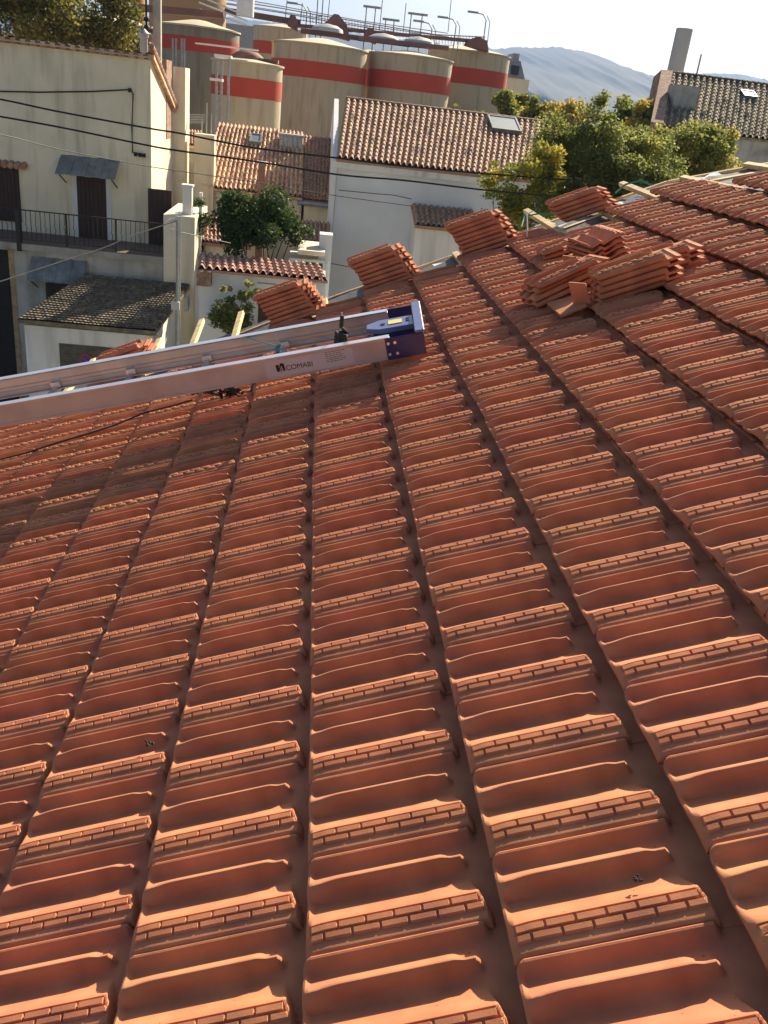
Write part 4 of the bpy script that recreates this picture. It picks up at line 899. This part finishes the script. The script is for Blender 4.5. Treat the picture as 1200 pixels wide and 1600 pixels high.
c = at(318, 330, 24.4); tree('yard_bush', 'small leafy bush between the terrace end wall and the round tree', 'bush', (c.x - .15, 24.4, c.z - .1), (.3, .3, .45), 8, .2, 1500, .08, 'leaf_g', .6, 77, .04)
GT = 'trees beyond the roof edge'
c = at(945, 236, 19.5); tree('leafy_tree', 'big loose green tree just beyond the roof edge right of centre', 'tree', (c.x, 19.5, c.z - .5), (1.85, 1.3, 1.45), 150, .30, 52000, .075, 'leaf_m', .42, 81, .14, hollow=.15, extra=clumps(at(950, 168, 19.5), .45, .4, .35, 9, .16, .5, 82) + clumps(at(885, 250, 19.5), .5, .4, .7, 10, .25, .35, 84))
c = at(1070, 238, 22); tree('leafy_tree', 'yellow green tree in front of the stone house', 'tree', (c.x, 22, c.z - .5), (1.75, 1.2, 1.1), 110, .29, 34000, .08, 'leaf_m', .6, 85, .12, hollow=.2, extra=clumps(at(1130, 215, 22), .4, .4, .3, 6, .2, .7, 86))
c = at(815, 288, 17.5); tree('leafy_tree', 'sparse yellowing tree in front of the white house', 'tree', (c.x + .1, 17.5, c.z - .2), (.95, .6, 1.0), 60, .19, 10000, .07, 'leaf_y', .55, 87, .07, hollow=.2, extra=clumps(at(848, 268, 17.6), .4, .4, .6, 10, .2, .45, 88))
def ctree(label, x, y, Y, r, n, tint, seed, m='leaf_y'):
    c = at(x, y, Y); tree('autumn_tree', label, 'tree', (c.x, Y, c.z - r * .75), (r * .62, r * .6, r), 22, r * .26, n, .17, m, tint, seed, .14, 'autumn trees behind the white house', tsp=.2)
ctree('olive tree right behind the end silo', 778, 152, 48, 1.5, 6000, .35, 91); ctree('yellow tipped tree second behind the white house ridge', 806, 160, 50, 1.5, 5000, .55, 92)
ctree('yellow green tree behind the right end of the white house ridge', 840, 162, 46, 1.5, 6000, .5, 93); ctree('golden orange tree left of the big loose green tree', 882, 168, 44, 1.6, 7000, .85, 94)
ctree('orange topped tree left of the brick gable', 1012, 178, 40, 1.4, 5000, .85, 96); ctree('dark green tree peeping above the loose green tree', 985, 168, 42, 1.3, 5000, .15, 97)
# background tree belt low behind, seen between things
def belt():
    r_ = np.random.default_rng(5); cl = []
    for k in range(70): x = r_.uniform(690, 1330); c = at(x, 190 + r_.uniform(-6, 22) + (x - 700) * .02, 70 + r_.uniform(-8, 20)); cl.append((c.x, c.y, c.z - .6, 2.2, 2, 1.5, r_.random() * .6))
    for k in range(60): x = r_.uniform(690, 1330); c = at(x, 230, 66 + r_.uniform(-8, 20)); cl.append((c.x, c.y, c.z - 2, 3, 2, 3, r_.random() * .6))
    o = foliage('tree_belt', cl, 26000, .32, 'leaf_m', None, 6); tag(o, 'band of mixed trees in the distance behind the houses', 'trees', kind='stuff')
belt()

# ------------------------------------------------------------------ cables across the view
def wire(label, pts, Y0, Y1, r=.014, m='cable', name='overhead_cable', grp='overhead cables crossing the street'):
    n = len(pts); P = [at(x, y, Y0 + (Y1 - Y0) * (x - pts[0][0]) / (pts[-1][0] - pts[0][0])) for x, y in pts]
    Q = []
    for i in range(n - 1):
        for k in range(6):
            t = k / 6; p0 = P[max(i - 1, 0)]; p1 = P[i]; p2 = P[i + 1]; p3 = P[min(i + 2, n - 1)]
            Q.append(.5 * ((2 * p1) + (-p0 + p2) * t + (2 * p0 - 5 * p1 + 4 * p2 - p3) * t * t + (-p0 + 3 * p1 - 3 * p2 + p3) * t ** 3))
    Q.append(P[-1]); o = MB().tube(Q, r, 5).build(name, M[m]); tag(o, label, 'cable', grp)
wire('uppermost thick black cable sagging across the cream house', [(-120, 134), (0, 155), (90, 174), (230, 200), (285, 209), (397, 231), (520, 246), (633, 260), (767, 272), (900, 282), (1080, 294)], 17, 17, .017)
wire('second thick black cable parallel below the uppermost one', [(-120, 162), (0, 182), (100, 200), (230, 227), (283, 236), (397, 252), (530, 273), (633, 282), (767, 298), (883, 308), (1050, 322)], 16.6, 16.6, .017)
wire('thin cable third from the top passing above the door awning', [(-120, 192), (0, 210), (100, 235), (233, 260), (300, 270), (420, 288), (520, 305), (643, 322)], 17, 26.0, .011)
wire('thin wavy cable stapled on the white house wall', [(529, 297), (560, 300), (590, 303), (615, 305), (643, 311)], 27.9, 27.9, .012)
wire('short cable low on the white house wall', [(478, 404), (505, 410), (530, 414), (600, 428)], 24, 27.9, .012)
wire('pale cable running from the steel pole down past the terrace', [(277, 345), (240, 357), (200, 371), (160, 388), (110, 404), (0, 440), (-100, 470)], 18.6, 16, .012, 'cable_l')
wire('thin cable from the steel pole towards the right', [(279, 362), (320, 371), (360, 380)], 18.6, 21, .010)
# small dirt on the tiles
def lump(label, x, y, sz):
    c = rp(*px3(x, y, .012)); b = MB()
    for k in range(9):
        p = c + Vector((random.gauss(0, sz), random.gauss(0, sz), abs(random.gauss(0, sz * .4)))); r0 = sz * random.uniform(.5, 1)
        b.lathe(p, [(0, -r0), (r0 * .8, -r0 * .5), (r0, 0), (r0 * .7, r0 * .6), (0, r0)], 6)
    tag(b.build('dirt_lump', M['rope']), label, 'dirt')
lump('small dark lump of dirt on a tile near the lower right', 998, 1374, .004)
lump('dark smear of dirt on a tile at the lower left', 232, 1163, .005)
# far haze
hb = MB().box(-5200, 5200, -60, 4400, GZ - 1, 420).build('haze', None); hb['kind'] = 'stuff'; hb['label'] = 'thin blue haze in the distance'
m = bpy.data.materials.new('haze'); m.use_nodes = True; t = m.node_tree
for n in list(t.nodes): t.nodes.remove(n)
o = t.nodes.new('ShaderNodeOutputMaterial'); v = t.nodes.new('ShaderNodeVolumePrincipled'); v.inputs['Color'].default_value = (.28, .50, 1.0, 1); v.inputs['Density'].default_value = .00018; v.inputs['Anisotropy'].default_value = .15
t.links.new(v.outputs[0], o.inputs[1]); hb.data.materials.append(m)
for o in bpy.data.objects:
    for k in ('ze', 'zr', 'Ye', 'Yr'):
        if k in o: del o[k]
